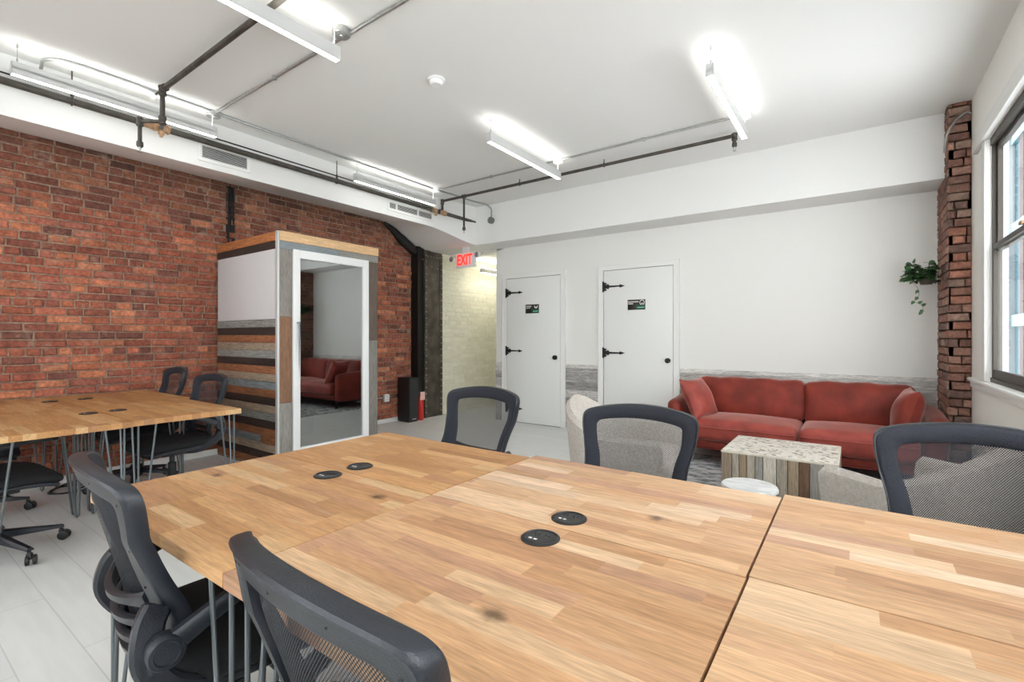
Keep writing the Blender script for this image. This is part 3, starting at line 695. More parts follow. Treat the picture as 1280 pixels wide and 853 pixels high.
pf = MB(); pf.box(BX1-.02, yl, BZ-.155, BX1+.008, BY0+.62, BZ-.083, .002, C4((134, 142, 146))); pf.box(BX1-.02, BY0+.622, BZ-.155, BX1+.006, BY1+.004, BZ-.083, .002, C4((140, 138, 132)))
pf.box(BX1-.02, yl, BZ-.081, BX1+.012, BY1+.008, BZ+.006, .002, C4((222, 184, 140)))
pf.build('header_planks', col_mat('header_wood', .7, grain=(3, 1.6, 18), gscale=4, gamt=.2, bump=.3, fine=.12), bt, True, True)
dr_ = MB(); t = .07; z0, z1 = .03, 2.055
xx0, xx1 = BX1-.03, BX1+.016
dr_.box(xx0, dl+.004, z0, xx1, dl+.004+t, z1, .003); dr_.box(xx0, dr-.004-t, z0, xx1, dr-.004, z1, .003); dr_.box(xx0, dl+.004+t, z1-t-.008, xx1-.001, dr-.004-t, z1, .003); dr_.box(xx0, dl+.004+t, z0, xx1-.001, dr-.004-t, z0+.165, .003)
dob = dr_.build('door', M['whitem'], bt)
MB().box(BX1-.012, dl+.07, z0+.16, BX1-.004, dr-.07, z1-.07).build('glass_pane', M['tint'], dob, False)
hn = MB(); hn.tube([(BX1+.016, dl+.045, 1.37), (BX1+.045, dl+.045, 1.37), (BX1+.045, dl+.045, .83), (BX1+.016, dl+.045, .83)], .008, 8)
hn.build('door_handle', M['steel'], dob)

# ------------------------------------------------------------------ speaker, extinguisher, outlet
s = empty('speaker', (0, 0, 0)); tag(s, 'tall black floor speaker standing against the brick wall', 'speaker')
m_ = MB(); m_.box(-5.45, 4.765, .02, -5.215, 4.955, .645, .008); m_.box(-5.44, 4.775, 0, -5.225, 4.945, .022)
m_.build('cabinet', M['black'], s); MB().box(-5.216, 4.775, .07, -5.205, 4.945, .635, .004).build('grille', mat('speaker_cloth', (52, 54, 54), .9, bump=.5, bscale=400), s)
MB().box(-5.2055, 4.82, .038, -5.204, 4.90, .05).build('badge', M['alum'], s, False)
f = empty('fire_extinguisher', (-5.27, 5.04, 0)); tag(f, 'red fire extinguisher with white tag behind the black speaker', 'fire extinguisher')
MB().lathe([(.045, 0), (.052, .01), (.052, .30), (.045, .335), (.022, .355), (.018, .375), (0, .376)], n=20).build('cylinder', M['red'], f)
m_ = MB(); m_.tube([(0, 0, .37), (0, 0, .40)], .014, 8); m_.tube([(0, -.01, .40), (.0, -.08, .43)], .007, 6); m_.tube([(0, -.01, .39), (.0, -.08, .38)], .007, 6); m_.build('valve_handle', M['black'], f)
MB().box(.040, -.045, .30, .055, .045, .42, .002).build('inspection_tag', mat('pink_tag', (236, 190, 180), .6), f)
MB().lathe([(.053, .16), (.053, .25)], n=20).build('instruction_label', M['red'], f)
o = empty('wall_outlet', (0, 0, 0)); tag(o, 'white wall outlet with conduit on the brick between booth and speaker', 'outlet')
MB().box(XL+.006, 4.515, .31, XL+.05, 4.595, .415, .004).build('outlet_box', M['whitem'], o); MB().tube([(XL+.02, BY1+.04, .355), (XL+.02, 4.75, .375)], .010, 8).build('conduit', M['galv'], o)
for z in (.34, .385): MB().box(XL+.05, 4.545, z-.012, XL+.0515, 4.568, z+.012).build('socket', M['panel'], o, False)
o = MB().tube([(-5.43, 5.07, .02), (-5.43, 5.07, 2.36), (-5.43, 5.09, 2.40), (-5.40, 5.13, 2.415), (-5.34, 5.17, 2.415)], .0095, 8).build('vertical_conduit', M['galv']); tag(o, 'thin grey upright conduit beside the riveted steel column', 'conduit')
o = MB().tube([(-5.40, 5.03, 0), (-5.40, 5.03, .0), (-5.40, 5.03, .1)], .001, 4) if False else None

# cable looped over the pier top
o = MB().tube(catmull([(XR-.005, 5.12, 2.98), (.70, 5.11, 2.985), (.64, 5.11, 2.93), (.60, 5.11, 2.85), (.588, 5.12, 2.78), (.585, 5.16, 2.72)], 6, False), .008, 8).build('grey_cable', M['galv']); tag(o, 'short grey cable draped over the brick pier near the ceiling', 'cable')

# ------------------------------------------------------------------ desks
def make_desk(x0, y0, x1, y1, label, group, tone, grom, rods, z=.75, th=.032, rz=0):
    """butcher-block top of real staves on hairpin legs"""
    rr = random.Random(hash((round(x0, 2), round(y0, 2))) & 0xffff)
    cx, cy = (x0+x1)/2, (y0+y1)/2; hx, hy = (x1-x0)/2-.0018, (y1-y0)/2-.0018
    d = empty('desk', (cx, cy, 0), rz); tag(d, label, 'desk', group)
    base = [(196, 154, 112), (202, 162, 120), (188, 144, 102), (210, 175, 136), (180, 136, 98), (198, 156, 114), (192, 149, 108), (214, 182, 146), (202, 159, 119), (184, 142, 110)]
    t = MB(); n = int(round(2*hy/.052)); w = 2*hy/n
    for i in range(n):
        ya, yb_ = -hy+i*w, -hy+(i+1)*w; x = -hx-rr.uniform(0, .25)
        while x < hx:
            L_ = rr.uniform(.18, .55); a, b_ = max(x, -hx), min(x+L_, hx); x += L_
            if b_-a < .002: continue
            c = rr.choice(base); k = rr.uniform(.92, 1.06)
            c = lin(tuple(min(255, q*tn*.95) for q, tn in zip(c, tone))); col = (c[0]*k, c[1]*k, c[2]*k, rr.random())
            t.add([(a, ya, z), (b_, ya, z), (b_, yb_, z), (a, yb_, z)], [(0, 1, 2, 3)], col)
            if i == 0: t.add([(a, ya, z-th), (b_, ya, z-th), (b_, ya, z), (a, ya, z)], [(0, 1, 2, 3)], col)
            if i == n-1: t.add([(a, yb_, z), (b_, yb_, z), (b_, yb_, z-th), (a, yb_, z-th)], [(0, 1, 2, 3)], col)
            if a <= -hx: t.add([(a, ya, z-th), (a, ya, z), (a, yb_, z), (a, yb_, z-th)], [(0, 1, 2, 3)], col)
            if b_ >= hx: t.add([(b_, ya, z-th), (b_, yb_, z-th), (b_, yb_, z), (b_, ya, z)], [(0, 1, 2, 3)], col)
    t.add([(-hx, -hy, z-th), (-hx, hy, z-th), (hx, hy, z-th), (hx, -hy, z-th)], [(0, 1, 2, 3)], (*lin(base[2]), .5))
    t.build('tabletop', M['stave'], d, False, True)
    for sx in (-1, 1):
        for sy in (-1, 1):
            px, py = sx*(hx-(.13 if x0 < -1.9 and x0 > -2 and sx < 0 else .075)), sy*(hy-.075)
            l = MB(); l.box(px-.055, py-.055, z-th-.004, px+.055, py+.055, z-th)
            fx, fy = px+sx*.035, py+sy*.035; zt = z-th-.004
            for (ax, ay) in ((px-sx*.045, py+sy*.048), (px+sx*.048, py-sy*.045), (px+sx*.042, py+sy*.042))[:rods]:
                l.tube([(ax, ay, zt), (fx+(ax-px)*.16, fy+(ay-py)*.16, .022), (fx, fy, .007)], .0058, 8)
            l.build('hairpin_leg', M['steel'], d)
    if grom:
        gx, gy = grom; g = MB(); g.lathe([(.048, 0), (.048, .002), (.044, .005), (.040, .0055), (.038, .003), (0, .003)], (gx, gy, z), 36)
        go = g.build('power_grommet', M['black'], d)
        s = MB()
        for qx, qy in ((-.016, .010), (.012, .012)):
            s.box(gx+qx-.007, gy+qy-.001, z+.003, gx+qx-.004, gy+qy+.006, z+.0036); s.box(gx+qx+.004, gy+qy-.001, z+.003, gx+qx+.007, gy+qy+.006, z+.0036); s.lathe([(.002, .003), (.002, .0036), (0, .0036)], (gx+qx, gy+qy-.007, z), 8)
        s.build('socket_slots', M['gap'], go, False)
        u = MB()
        for qx in (-.018, -.004): u.box(gx+qx-.004, gy-.020, z+.003, gx+qx+.004, gy-.014, z+.0036)
        u.build('usb_ports', M['signwht'], go, False)
    return d
GA, GB = 'butcher block desks of the front group', 'butcher block desks along the brick wall'
make_desk(-1.962, .462, -1.066, 1.068, 'front butcher block desk at the group\'s left near corner, one grommet', GA, (1.02, .99, .93), (.0, .24), 3)
make_desk(-1.066, .462, -.178, 1.071, 'middle butcher block desk of the near row, foreground chair pushed up to it', GA, (1.03, 1.02, 1.02), (0, .225), 3)
make_desk(-.176, .462, .71, 1.080, 'pale butcher block desk filling the bottom right corner of the photo', GA, (1.05, 1.06, 1.09), None, 3)
make_desk(-1.960, 1.070, -1.073, 1.634, 'orange-toned butcher block desk at the group\'s far left corner', GA, (1.02, .97, .88), (0, -.21), 3)
make_desk(-1.071, 1.073, -.180, 1.672, 'pale butcher block desk between the orange-toned desk and the right-hand desk', GA, (1.05, 1.06, 1.10), (0, -.23), 3)
make_desk(-.178, 1.082, .71, 1.708, 'pale butcher block desk by the window, in front of the large mesh chair', GA, (1.05, 1.07, 1.12), None, 3)
make_desk(-4.36, .995, -3.40, 1.60, 'wooden desk at the near right corner of the brick wall group, hairpin legs', GB, (1.02, .97, .86), (-.10, -.215), 3)
make_desk(-5.325, .997, -4.362, 1.65, 'wooden desk against the bricks at the far end of the left group', GB, (1.0, .93, .80), (-.08, -.19), 3)
make_desk(-4.36, .385, -3.38, .992, 'wooden desk cut by the left photo edge, chair seat below it', GB, (1.02, .97, .86), (-.10, .24), 3)
make_desk(-5.325, .385, -4.362, .992, 'wooden desk against the bricks at the left photo edge', GB, (1.0, .93, .80), (-.08, .24), 3)

# ------------------------------------------------------------------ mesh task chair (front is +y)
YBK = [(.42, -.205), (.50, -.228), (.58, -.244), (.66, -.260), (.74, -.280), (.82, -.300), (.90, -.315), (.98, -.332)]
def yback(z):
    for (a, ya), (b, yb_) in zip(YBK, YBK[1:]):
        if z <= b or b == .98:
            t = max(0, (z-a)/(b-a)); return ya+(yb_-ya)*t
def bsurf(x, z, d=0):
    k = .045+.06*max(0, min(1, (.82-z)/.2)); k *= max(.25, min(1, (z-.40)/.14))
    return (x, yback(z)+k*(x/.24)**2+d, z)
OUT = [(0, .974), (.10, .969), (.198, .953), (.238, .935), (.247, .900), (.238, .83), (.221, .76), (.214, .71), (.214, .66), (.208, .61), (.19, .555), (.165, .505), (.13, .465), (.07, .442), (0, .436)]
INN = [(0, .918), (.09, .914), (.168, .904), (.190, .890), (.192, .860), (.184, .81), (.168, .76), (.159, .71), (.154, .66), (.148, .61), (.134, .56), (.115, .52), (.085, .493), (.045, .480), (0, .477)]
def loopfull(P): return P+[(-x, z) for x, z in P[-2:0:-1]]
def ringloft(mb, O, I, sec, k=5):
    o = catmull(loopfull(O), k); i_ = catmull(loopfull(I), k); rings = []
    for a, b in zip(o, i_):
        rings.append([bsurf(a[0]+(b[0]-a[0])*s, a[1]+(b[1]-a[1])*s, d) for s, d in sec])
    rings.append(rings[0]); mb.loft(rings, True, False)
def make_chair():
    c = empty('office_chair')
    f = MB(); ringloft(f, OUT, INN, [(.03, .012), (.0, .008), (.0, -.012), (.04, -.020), (.14, -.024), (.30, -.021), (.82, -.018), (1, -.012), (1, .004), (.5, .006)])
    for z0, h in ((.655, .013), (.600, .012), (.550, .012), (.512, .010)):
        rings = []
        for q in range(13):
            x = -.152+.304*q/12; bow = -.012*(1-(x/.152)**2); dz = -.012*(1-(x/.152)**2); fl = 1+.9*abs(x/.152)**4
            rings.append([bsurf(x, z0+dz+s*h*fl, d+bow) for s, d in ((-1, -.010), (-.6, -.019), (.6, -.019), (1, -.010), (1, -.002), (-1, -.002))])
        f.loft(rings)
    fr = f.build('back_frame', M['plastic'], c)
    b = MB(); O2 = [(x*.975, z-(.006 if z > .9 else 0)) for x, z in OUT]; I2 = [(x*.965, z-.004 if z > .7 else z) for x, z in INN]
    ringloft(b, O2, I2, [(0, .004), (.03, .013), (.14, .018), (.5, .020), (.85, .015), (1, .007), (1, .004)])
    b.build('fabric_border', M['navy'], c)
    # mesh panel
    i_ = catmull(loopfull([(x*1.04, z+(.006 if z > .7 else -.004)) for x, z in INN]), 4)
    n = len(i_)//2; rows = []; right = i_[:n+1]; left = [i_[0]]+i_[:n-1:-1]
    m_ = MB(); uv = []
    for a, d in zip(right, left):
        g = []
        for s in range(9):
            t = s/8; x = d[0]+(a[0]-d[0])*t; z = d[1]+(a[1]-d[1])*t; g.append(bsurf(x, z, .002)); uv.append((x, z))
        rows.append(g)
    m_.loft(rows, False, False); m_.build('mesh_panel', M['mesh'], c, True, False, uv)
    for x, z in ((0, .945), (.12, .941), (-.12, .941), (.214, .905), (-.214, .905), (.206, .80), (-.206, .80), (.178, .70), (-.178, .70)):
        p = bsurf(x, z, -.0188); MB().lathe([(.0034, .003), (.0034, -.0012), (0, -.0012)], p, 8, 'y').build('screw', M['gap'], fr, False)
    # seat
    def seatf(v):
        t = max(0, (v.y-.08)/.17); k = 1-.10*max(0, (-v.y)/.24); return (v.x*k, v.y, v.z-.030*t*t)
    MB().rbox((0, .015, .472), (.50, .47, .062), .05, (0.004, .004, .016), 12, f=seatf).build('seat_cushion', M['fabric'], c)
    MB().rbox((0, .015, .434), (.47, .44, .035), .03, (0, 0, 0), 10, f=seatf).build('seat_pan', M['plastic'], c)
    m_ = MB(); m_.box(-.085, -.12, .372, .085, .10, .418, .012); m_.tube([(.08, .02, .395), (.20, .03, .39), (.245, .03, .395)], .007, 8); m_.tube([(0, .10, .395), (0, .16, .39)], .022, 10)
    m_.build('tilt_mechanism', M['black'], c)
    MB().lathe([(.027, .16), (.027, .27), (.018, .272), (.018, .375), (0, .375)], n=16).build('gas_lift', M['black'], c)
    b = MB(); b.lathe([(.040, .075), (.045, .09), (.045, .16), (.034, .175), (0, .176)], n=20)
    for q in range(5):
        a = q*2*PI/5+.3; ca, sa = math.cos(a), math.sin(a); rings = []
        for t in (0, .25, .5, .75, 1):
            r = .03+.275*t; hw = .027-.010*t; zt = .150-.058*t; zb = .098-.028*t+.006
            rings.append([(r*ca-hw*s_*sa*wf, r*sa+hw*s_*ca*wf, z) for s_, wf, z in ((-1, 1, zb), (1, 1, zb), (1, .95, zt-.01), (.0+1, .5, zt), (-1, .5, zt), (-1, .95, zt-.01))])
        b.loft(rings)
    b.build('star_base', M['plastic'], c)
    for q in range(5):
        a = q*2*PI/5+.3; x, y = .295*math.cos(a), .295*math.sin(a); k = MB()
        ax, ay = math.cos(a+.9), math.sin(a+.9)
        k.tube([(x, y, .06), (x, y, .088)], .009, 8)
        for s_ in (-1, 1):
            p0 = Vector((x+ax*s_*.007+.014*math.cos(a), y+ay*s_*.007+.014*math.sin(a), .027)); p1 = p0+Vector((ax*s_*.017, ay*s_*.017, 0)); d = (p1-p0)
            k.tube([p0, p0+d*.15, p0+d*.85, p1], [.022, .027, .027, .020], 16)
        k.tube([(x, y, .062), (x+.006*math.cos(a), y+.006*math.sin(a), .045), (x+.014*math.cos(a), y+.014*math.sin(a), .03)], [.014, .016, .010], 8)
        k.build('caster', M['black'], c)
    # arms: bracket, pivot, arm, pad
    for s_ in (-1, 1):
        br = MB(); pts = catmull([(s_*.200, -.225, .66), (s_*.216, -.245, .625), (s_*.235, -.250, .555), (s_*.236, -.20, .48), (s_*.20, -.10, .425), (s_*.12, -.05, .41)], 5, False)
        rings = []
        for i, p in enumerate(pts):
            p = Vector(p); q = Vector(pts[min(i+1, len(pts)-1)])-Vector(pts[max(i-1, 0)]); q.normalize()
            nrm = Vector((1, 0, 0)).cross(q).normalized() if abs(q.x) < .9 else Vector((0, 1, 0)); sd = q.cross(nrm).normalized()
            w = .030 if i else .022; h = .014
            rings.append([p+nrm*a*w+sd*b_*h for a, b_ in ((-1, -.5), (-.75, -1), (.75, -1), (1, -.5), (1, .5), (.75, 1), (-.75, 1), (-1, .5))])
        br.loft(rings); bo = br.build('arm_bracket', M['plastic'], c)
        MB().lathe([(.0035, 0), (.0035, -.001), (0, -.001)], (s_*.216, -.262, .62), 8, 'y').build('bracket_bolt', M['gap'], bo, False)
        ar = MB(); px = s_*.262; sgn = s_
        ar.lathe([(.0, -.022*sgn), (.034, -.022*sgn), (.037, -.016*sgn), (.037, .012*sgn), (.033, .018*sgn), (.025, .0185*sgn), (.023, .015*sgn), (0, .015*sgn)], (px, -.225, .585), 28, 'x')
        ar.tube([(s_*.232, -.235, .545), (s_*.25, -.226, .575)], [.026, .024], 10)
        rings = []
        for t, y, z in ((0, -.205, .60), (.3, -.14, .632), (.6, -.07, .662), (.85, -.01, .675), (1, .05, .678)):
            w = .014; h = .021-.007*t
            rings.append([(px+a*w, y-b_*h*.45, z+b_*h) for a, b_ in ((-1, -.6), (-.6, -1), (.6, -1), (1, -.6), (1, .6), (.6, 1), (-.6, 1), (-1, .6))])
        ar.loft(rings)
        ao = ar.build('armrest', M['plastic'], c)
        MB().rbox((px, .075, .690), (.082, .26, .028), .014, (0.002, .01, .003), 8).build('arm_pad', M['black'], ao)
    return c
ch0 = make_chair(); used = False
CG = 'black mesh task chairs'
for x, y, rz, dz, lab in (
    (-1.615, 1.69, 180-4, 0, 'mesh chair behind the front desks, farthest left of their row'),
    (-.737, 1.70, 180+3, .028, 'mesh chair behind the front desks, in front of the pale armchair and sofa'),
    (.305, 1.68, 180+2, 0, 'large mesh chair at the right photo edge, grey armchair seen through it'),
    (-1.440, .662, -6.5, .02, 'black task chair with slatted lumbar and flip arm beside the desk\'s left end'),
    (-.588, .663, -4, .032, 'black mesh chair in the foreground at the bottom, only its back showing'),
    (-4.30, 1.505, 180+3, .04, 'black mesh chair tucked under the left desks, nearer the wooden booth'),
    (-4.90, 1.455, 180-3, 0, 'black mesh chair farther back beside the brick wall, above the desk edge'),
    (-3.93, .50, 4, .02, 'black chair under the left desks, seat and star base at the photo edge'),
    (-4.86, .50, -6, 0, 'black chair under the left desks nearest the bricks, mostly hidden')):
    o = copy_tree(ch0); o.location = (x, y, 0); o.rotation_euler = (0, 0, math.radians(rz)); tag(o, lab, 'chair', CG)
    if dz:
        for q in [k for k in bpy.data.objects if k.parent == o]:
            if not q.name.startswith(('star_base', 'caster', 'gas_lift')): q.location.z -= dz
def drop(o):
    for q in [k for k in bpy.data.objects if k.parent == o]: drop(q)
    bpy.data.objects.remove(o)
drop(ch0)

# tangle of cable on the floor below the left desks
p = [(x-.44, y-.02, z) for x, y, z in [(-4.98, 1.22, .008), (-4.90, 1.10, .008), (-4.74, 1.00, .008), (-4.62, 1.06, .008), (-4.66, 1.18, .02), (-4.80, 1.20, .008), (-4.86, 1.08, .008), (-4.70, .98, .01), (-4.60, 1.12, .008), (-4.72, 1.26, .008), (-4.84, 1.32, .15), (-4.88, 1.34, .5), (-4.88, 1.30, .72)]]
o = MB().tube(catmull(p, 6, False), .006, 6).build('power_cable', M['black']); tag(o, 'black power cable coiled on the white floor under the left desks', 'cable')

# ------------------------------------------------------------------ lounge corner
rg = MB(); rg.box(-1.62, 3.0, 0, .50, 5.25, .012, .004); tag(rg.build('rug', M['rug']), 'distressed grey and white rug under the sofa and coffee table', 'rug')
so = empty('sofa', (-.46, 5.27, .012)); tag(so, 'rust red velvet two-cushion sofa against the planked wall', 'sofa'); so.location = (0, 0, 0)
SX0, SX1, SY0, SY1 = -1.53, .585, 4.83, 5.68
b = MB(); b.box(SX0+.08, SY0+.03, .155, SX1-.08, SY1-.02, .225, .015); b.box(SX0+.12, SY0+.012, .185, SX1-.12, SY0+.05, .235, .012); b.box(SX0+.1, SY1-.10, .2, SX1-.1, SY1-.01, .62, .03)
b.build('sofa_frame', M['velvet'], so)
for s_, x0 in ((-1, SX0), (1, SX1-.16)):
    def armf(v, s_=s_): 
        t = max(0, (v.z-.3)/.3); return (v.x+s_*.030*t, v.y+.02*(1-t), v.z+.035*math.sin(max(0, min(1, (v.y-SY0)/.8))*PI*.5)*t)
    MB().rbox((x0+.08, (SY0+SY1)/2, .37), (.15, SY1-SY0, .46), .07, (.012, .0, .01), 11, f=armf).build('sofa_arm', M['velvet'], so)
mid = -.40
for x0, x1 in ((SX0+.165, mid), (mid, SX1-.165)):
    cu = MB(); cu.rbox(((x0+x1)/2, 5.12, .345), (x1-x0-.006, .64, .20), .055, (.004, .012, .030), 14)
    cob = cu.build('seat_cushion', M['velvet2'], so)
    pp = MB(); zz = .375
    pp.tube([(x0+.02, 4.795, zz), ((x0+x1)/2, 4.788, zz+.004), (x1-.02, 4.795, zz)], .0055, 6); pp.build('piping', M['velvet2'], cob)
for x0, x1 in ((SX0+.155, mid+.012), (mid+.005, SX1-.15)):
    def bkf(v): return (v.x, v.y+.30*(v.z-.62)*.55, v.z+.006*math.sin(v.x*23)*max(0, (v.z-.6)*5))
    MB().rbox(((x0+x1)/2, 5.44, .615), (x1-x0-.004, .20, .385), .055, (.004, .04, .010), 16, f=bkf).build('back_cushion', M['velvet'], so)
for x in (SX0+.16, SX1-.16):
    for y in (SY0+.08, SY1-.1): MB().tube([(x, y, .012), (x, y, .16)], [.014, .022], 10).build('sofa_leg', M['ironblk'], so)
def pillow(x, y, z, rx, ry, rz, lab, m, s_=.40):
    vs = MB(); n = 16; g = []
    for sgn in (1, -1):
        rows = []
        for i in range(n+1):
            row = []
            for j in range(n+1):
                u, v = -1+2*i/n, -1+2*j/n
                pin = 1-.10*(1-abs(u)**2.2)*abs(v)**3-.0; piv = 1-.10*(1-abs(v)**2.2)*abs(u)**3
                h = .095*((1-u**2)*(1-v**2))**.42*(1+.06*math.sin(5*u+3*v))
                row.append((u*s_/2*piv, v*s_/2*pin, sgn*h))
            rows.append(row)
        vs.loft(rows if sgn < 0 else rows[::-1], False, False)
    o = vs.build('throw_pillow', m); o.location = (x, y, z); o.rotation_euler = [math.radians(q) for q in (rx, ry, rz)]; tag(o, lab, 'pillow'); return o
pillow(-1.27, 5.00, .63, 0, 64, -14, 'pinkish rust velvet pillow leaning on the sofa\'s left arm', M['velvet2'], .42)
pillow(.34, 4.98, .62, 0, -76, 4, 'rust velvet pillow leaning on the sofa\'s right arm', M['velvet'], .42)

# coffee table: driftwood planks with a stone chip top
ct = empty('coffee_table', (0, 0, 0)); tag(ct, 'low block coffee table of driftwood planks with stone chip top', 'coffee table')
cx0, cx1, cy0_, cy1_, cz = -.805, -.085, 3.80, 4.46, .40; z0 = .0125
MB().box(cx0+.012, cy0_+.012, z0+.005, cx1-.012, cy1_-.012, cz-.012).build('table_core', M['gap'], ct, False)
w = MB(); DW = [(146, 128, 106), (176, 166, 150), (120, 92, 70), (192, 184, 170), (140, 124, 106), (166, 156, 140), (130, 106, 84), (156, 152, 144)]
def planks(fixed, a, b_, axis):
    x = a
    while x < b_-.001:
        q = min(R.uniform(.045, .085), b_-x); q = b_-x if b_-x-q < .02 else q; d = R.uniform(0, .003)
        if axis == 'x': w.box(x+.0018, fixed-d, z0, x+q-.0018, fixed+.014, cz-.014, .0025, C4(R.choice(DW), .12))
        else: w.box(fixed-.014, x+.001, z0, fixed+d, x+q-.001, cz-.014, .002, C4(R.choice(DW), .12))
        x += q
for q in ((cy0_, cx0, cx1, 'x'), (cx1, cy0_+.016, cy1_-.016, 'y'), (cx0+.014, cy0_+.016, cy1_-.016, 'y'), (cy1_-.014, cx0, cx1, 'x')):
    w = MB(); planks(*q); w.build('side_planks', M['reclaimed_v'], ct, True, True)
t = MB(); t.box(cx0-.002, cy0_-.002, cz-.014, cx1+.002, cy0_+.016, cz, .002); t.box(cx0-.002, cy1_-.016, cz-.014, cx1+.002, cy1_+.002, cz, .002); t.box(cx0-.002, cy0_, cz-.014, cx0+.014, cy1_, cz, .002); t.box(cx1-.014, cy0_, cz-.014, cx1+.002, cy1_, cz, .002)
t.build('top_rim', mat('pale_stone', (206, 200, 184), .5, var=.1, vscale=20), ct); MB().box(cx0+.012, cy0_+.014, cz-.013, cx1-.012, cy1_-.014, cz-.001).build('stone_top', M['mosaic'], ct, False)
# marble side table
st = empty('side_table', (-.428, 2.64, 0)); tag(st, 'small round white marble side table in front of the coffee table', 'side table')
MB().lathe([(.0, .478), (.122, .478), (.130, .484), (.130, .494), (.125, .50), (0, .50)], n=48).build('marble_top', M['marble'], st)
MB().lathe([(.014, .01), (.012, .03), (.012, .46), (.04, .478), (0, .478)], n=16).build('stem', M['brass'], st); MB().lathe([(.11, 0), (.11, .008), (.02, .018), (0, .018)], n=32).build('foot', M['brass'], st)

# boucle tub armchairs (front is +x)
def make_tub():
    a = empty('armchair'); s = MB(); rings = []
    N_ = 30; 
    for i in range(N_+1):
        t = -1+2*i/N_; ang = PI+t*PI*.60   # around the back
        ex = 2.6; ca, sa = math.cos(ang), math.sin(ang)
        rad = 1/((abs(ca)**ex+abs(sa)**ex)**(1/ex)); ox, oy = rad*ca*.36, rad*sa*.36
        if abs(t) > .74: q = (abs(t)-.74)/.26
        else: q = 0
        hh = .56+.22*(math.cos(min(1, abs(t)/.80)*PI)*.5+.5)**.8
        if abs(t) > .62: ox = -.0+(ox); 
        nx, ny = ca/rad/1, sa/rad
        l = math.hypot(nx, ny); nx, ny = nx/l, ny/l
        th = .055; zb = .15; fl = .05
        prof = [(-th*.6, zb), (th*.2, zb), (th*.55, zb+.12), (th*.9+fl*(hh-.4), hh-.09), (th*.95+fl*(hh-.4), hh-.03), (th*.4+fl*(hh-.4), hh), (-th*.45+fl*(hh-.4), hh-.01), (-th*1.0+fl*(hh-.4), hh-.06), (-th, zb+.14)]
        rings.append([(ox+nx*d, oy+ny*d, z) for d, z in prof])
    # arms run on to the front
    def ext(r, dx, dz): return [(x+dx, y, z+(dz if z > .3 else 0)) for x, y, z in r]
    rings = [ext(rings[0], .20, -.02), ext(rings[0], .18, -.0), ext(rings[0], .09, 0)]+rings+[ext(rings[-1], .09, 0), ext(rings[-1], .18, -.0), ext(rings[-1], .20, -.02)]
    s.loft(rings); s.build('tub_shell', M['boucle'], a)
    MB().rbox((.06, 0, .335), (.60, .60, .17), .07, (.02, .01, .03), 12).build('seat_cushion', M['boucle'], a)
    MB().rbox((.02, 0, .21), (.62, .62, .12), .04, n=8).build('seat_base', M['boucle'], a)
    for x in (-.22, .24):
        for y in (-.24, .24): MB().tube([(x, y, .0), (x*.95, y*.95, .16)], [.012, .018], 10).build('chair_leg', M['ironblk'], a)
    return a
t0 = make_tub(); t0.location = (-1.37, 3.38, .012); t0.rotation_euler = (0, 0, math.radians(8)); tag(t0, 'pale woollen armchair behind the middle mesh chair, its back to the doors', 'armchair', 'woollen tub armchairs')
t1 = copy_tree(t0); t1.scale = (.9, .9, .97); t1.location = (.305, 3.17, .012); t1.rotation_euler = (0, 0, math.radians(140)); tag(t1, 'grey woollen armchair at the right, seen through the large mesh chair', 'armchair', 'woollen tub armchairs')

# hanging plant on the pier
pf_ = empty('potted_plant', (.50, 5.42, 1.70)); tag(pf_, 'trailing green plant in a dark pot fixed to the brick pier', 'plant')
MB().lathe([(.040, -.012), (.058, .045), (.062, .062), (.056, .062), (.050, .045), (0, .04)], n=24).build('pot', M['pot'], pf_)
MB().box(.0, -.012, .0, .092, .012, .02, .002).build('bracket', M['ironblk'], pf_)
def leaf(mb, p, d, up, L_, w):
    d = Vector(d).normalized(); up = Vector(up); s = d.cross(up).normalized(); n = s.cross(d).normalized(); p = Vector(p)
    pr = [(0, 0), (.12, .42), (.35, .52), (.65, .36), (1, 0)]
    vs = [p+d*(t*L_)-n*(t*t*L_*.25) for t, _ in pr]; lf = [p+d*(t*L_)+s*(q*w)+n*(.12*w*bool(q))-n*(t*t*L_*.25) for t, q in pr[1:-1]]; rt = [p+d*(t*L_)-s*(q*w)+n*(.12*w*bool(q))-n*(t*t*L_*.25) for t, q in pr[1:-1]]
    mb.add(vs+lf+rt, [(0, 1, 5), (1, 2, 6, 5), (2, 3, 7, 6), (3, 4, 7), (0, 8, 1), (1, 8, 9, 2), (2, 9, 10, 3), (3, 10, 4)])
rp = random.Random(5); fo_ = MB(); stm = MB()
for i in range(150):
    a = rp.uniform(0, 2*PI); el = rp.uniform(-.25, 1.2); r_ = rp.uniform(.02, .13)
    p = Vector((math.cos(a)*r_*.95-.025, math.sin(a)*r_*.8, .06+math.sin(max(el, 0))*rp.uniform(.02, .14)+min(el, 0)*.12))
    if p.x > .075: p.x = .075-rp.random()*.05
    d = Vector((math.cos(a), math.sin(a), rp.uniform(-.6, .5))); 
    if p.x > .04 and d.x > 0: d.x = -d.x
    leaf(fo_, p, d, (rp.uniform(-.4, .4), rp.uniform(-.7, .0), 1), rp.uniform(.048, .074), rp.uniform(.040, .058))
    if i % 5 == 0: stm.tube([(0, 0, .045), p*.6+Vector((0, 0, .03)), p], .0018, 5)
fo_.build('foliage', M['leaf'], pf_); stm.build('stems', M['stem'], pf_)
v = MB(); vp = catmull([(-.05, -.04, .05), (-.095, -.06, .02), (-.06, -.065, -.05), (-.055, -.065, -.11), (-.085, -.065, -.155), (-.04, -.065, -.19), (-.028, -.065, -.225), (-.036, -.065, -.25)], 5, False)
v.tube(vp, .0016, 5); vo = v.build('trailing_vine', M['stem'], pf_); lv = MB()
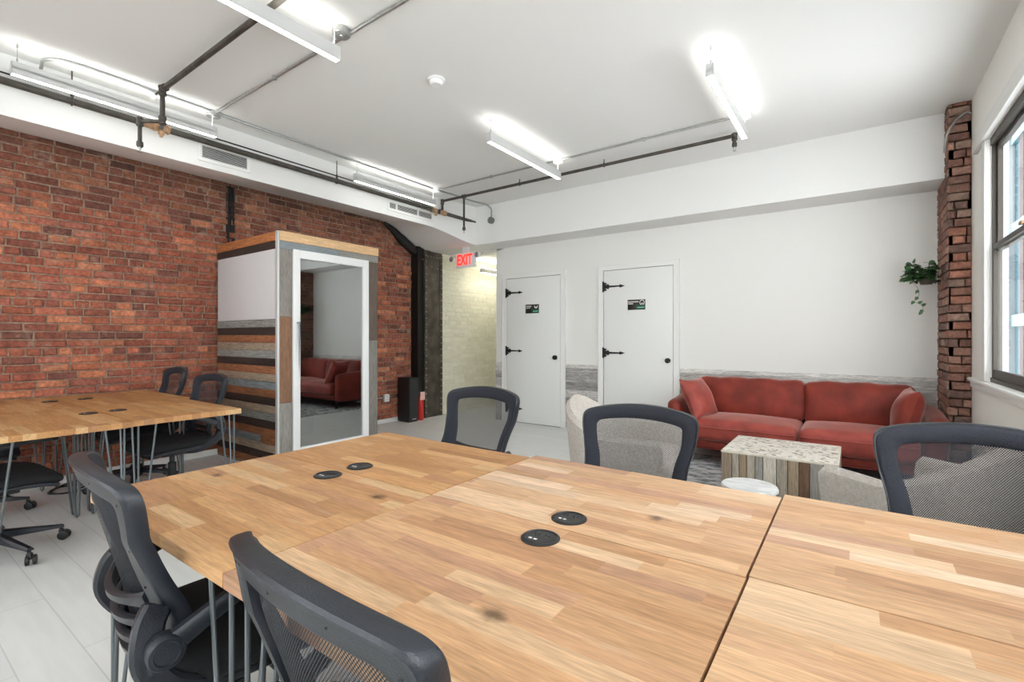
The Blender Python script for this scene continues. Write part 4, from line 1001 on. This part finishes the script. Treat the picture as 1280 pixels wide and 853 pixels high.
for i, sd in ((5, -1), (11, -1), (16, -1), (20, -1), (23, 1), (26, 1), (31, -1), (34, -1)):
    p = vp[min(i, len(vp)-1)]; leaf(lv, p, (sd*.55, -.1, -.75 if sd < 0 else .35), (0, -1, .25), .036, .026)
lv.build('vine_leaves', M['leaf'], vo)
lv2 = MB(); leaf(lv2, (-.11, -.05, .12), (-.6, -.1, .5), (0, -1, .3), .05, .04); leaf(lv2, (-.14, -.04, .04), (-.8, -.1, -.3), (0, -1, .3), .05, .04); leaf(lv2, (-.09, -.05, .17), (.2, -.1, .7), (0, -1, .3), .045, .02)
lv2.build('outer_leaves', M['leaf'], pf_)

# ------------------------------------------------------------------ building across the street
bd = empty('office_building', (0, 0, 0)); tag(bd, 'glass and white framed building seen through the window', 'building')
m_ = MB(); m_.box(4.6, 9, -9, 8, 44, 26); m_.build('facade', mat('facade_glass', (46, 76, 84), .25), bd, False)
m_ = MB()
for k in range(12):
    y = 9.6+k*2.9; m_.box(4.45, y, -9, 4.62, y+.9, 26)
m_.build('white_pier', mat('facade_white', (104, 112, 116), .6), bd, False)
m_ = MB()
for k in range(11):
    y = 11.1+k*2.9; m_.box(4.53, y, -9, 4.62, y+.45, 26)
m_.build('brick_strip', mat('facade_brick', (64, 50, 48), .8), bd, False)
m_ = MB()
for k in range(10): m_.box(4.5, 9, -8+k*3.2, 4.63, 44, -7.6+k*3.2)
m_.build('spandrel', mat('facade_teal', (56, 96, 104), .4), bd, False)

# ------------------------------------------------------------------ light, camera, view
wd = bpy.data.worlds.new('sky'); SC.world = wd; wd.use_nodes = True
bg = wd.node_tree.nodes['Background']; bg.inputs[0].default_value = (.935, .965, 1.0, 1); bg.inputs[1].default_value = 5.4
cam = bpy.data.cameras.new('camera'); co = bpy.data.objects.new('camera', cam); COL.objects.link(co)
co.location = (0, 0, 1.24); co.rotation_euler = (PI/2, 0, math.radians(35.47)); cam.sensor_width = 36; cam.lens = 601.2/1280*36
cam.shift_y = -5.5/1280; cam.clip_start = .02
SC.camera = co
vs_ = SC.view_settings; vs_.view_transform = 'Standard'; vs_.look = 'None'; vs_.exposure = .52; vs_.gamma = 1; vs_.use_curve_mapping = False
SC.cycles.use_denoising = True; SC.cycles.max_bounces = 10; SC.cycles.diffuse_bounces = 6; SC.cycles.transparent_max_bounces = 16
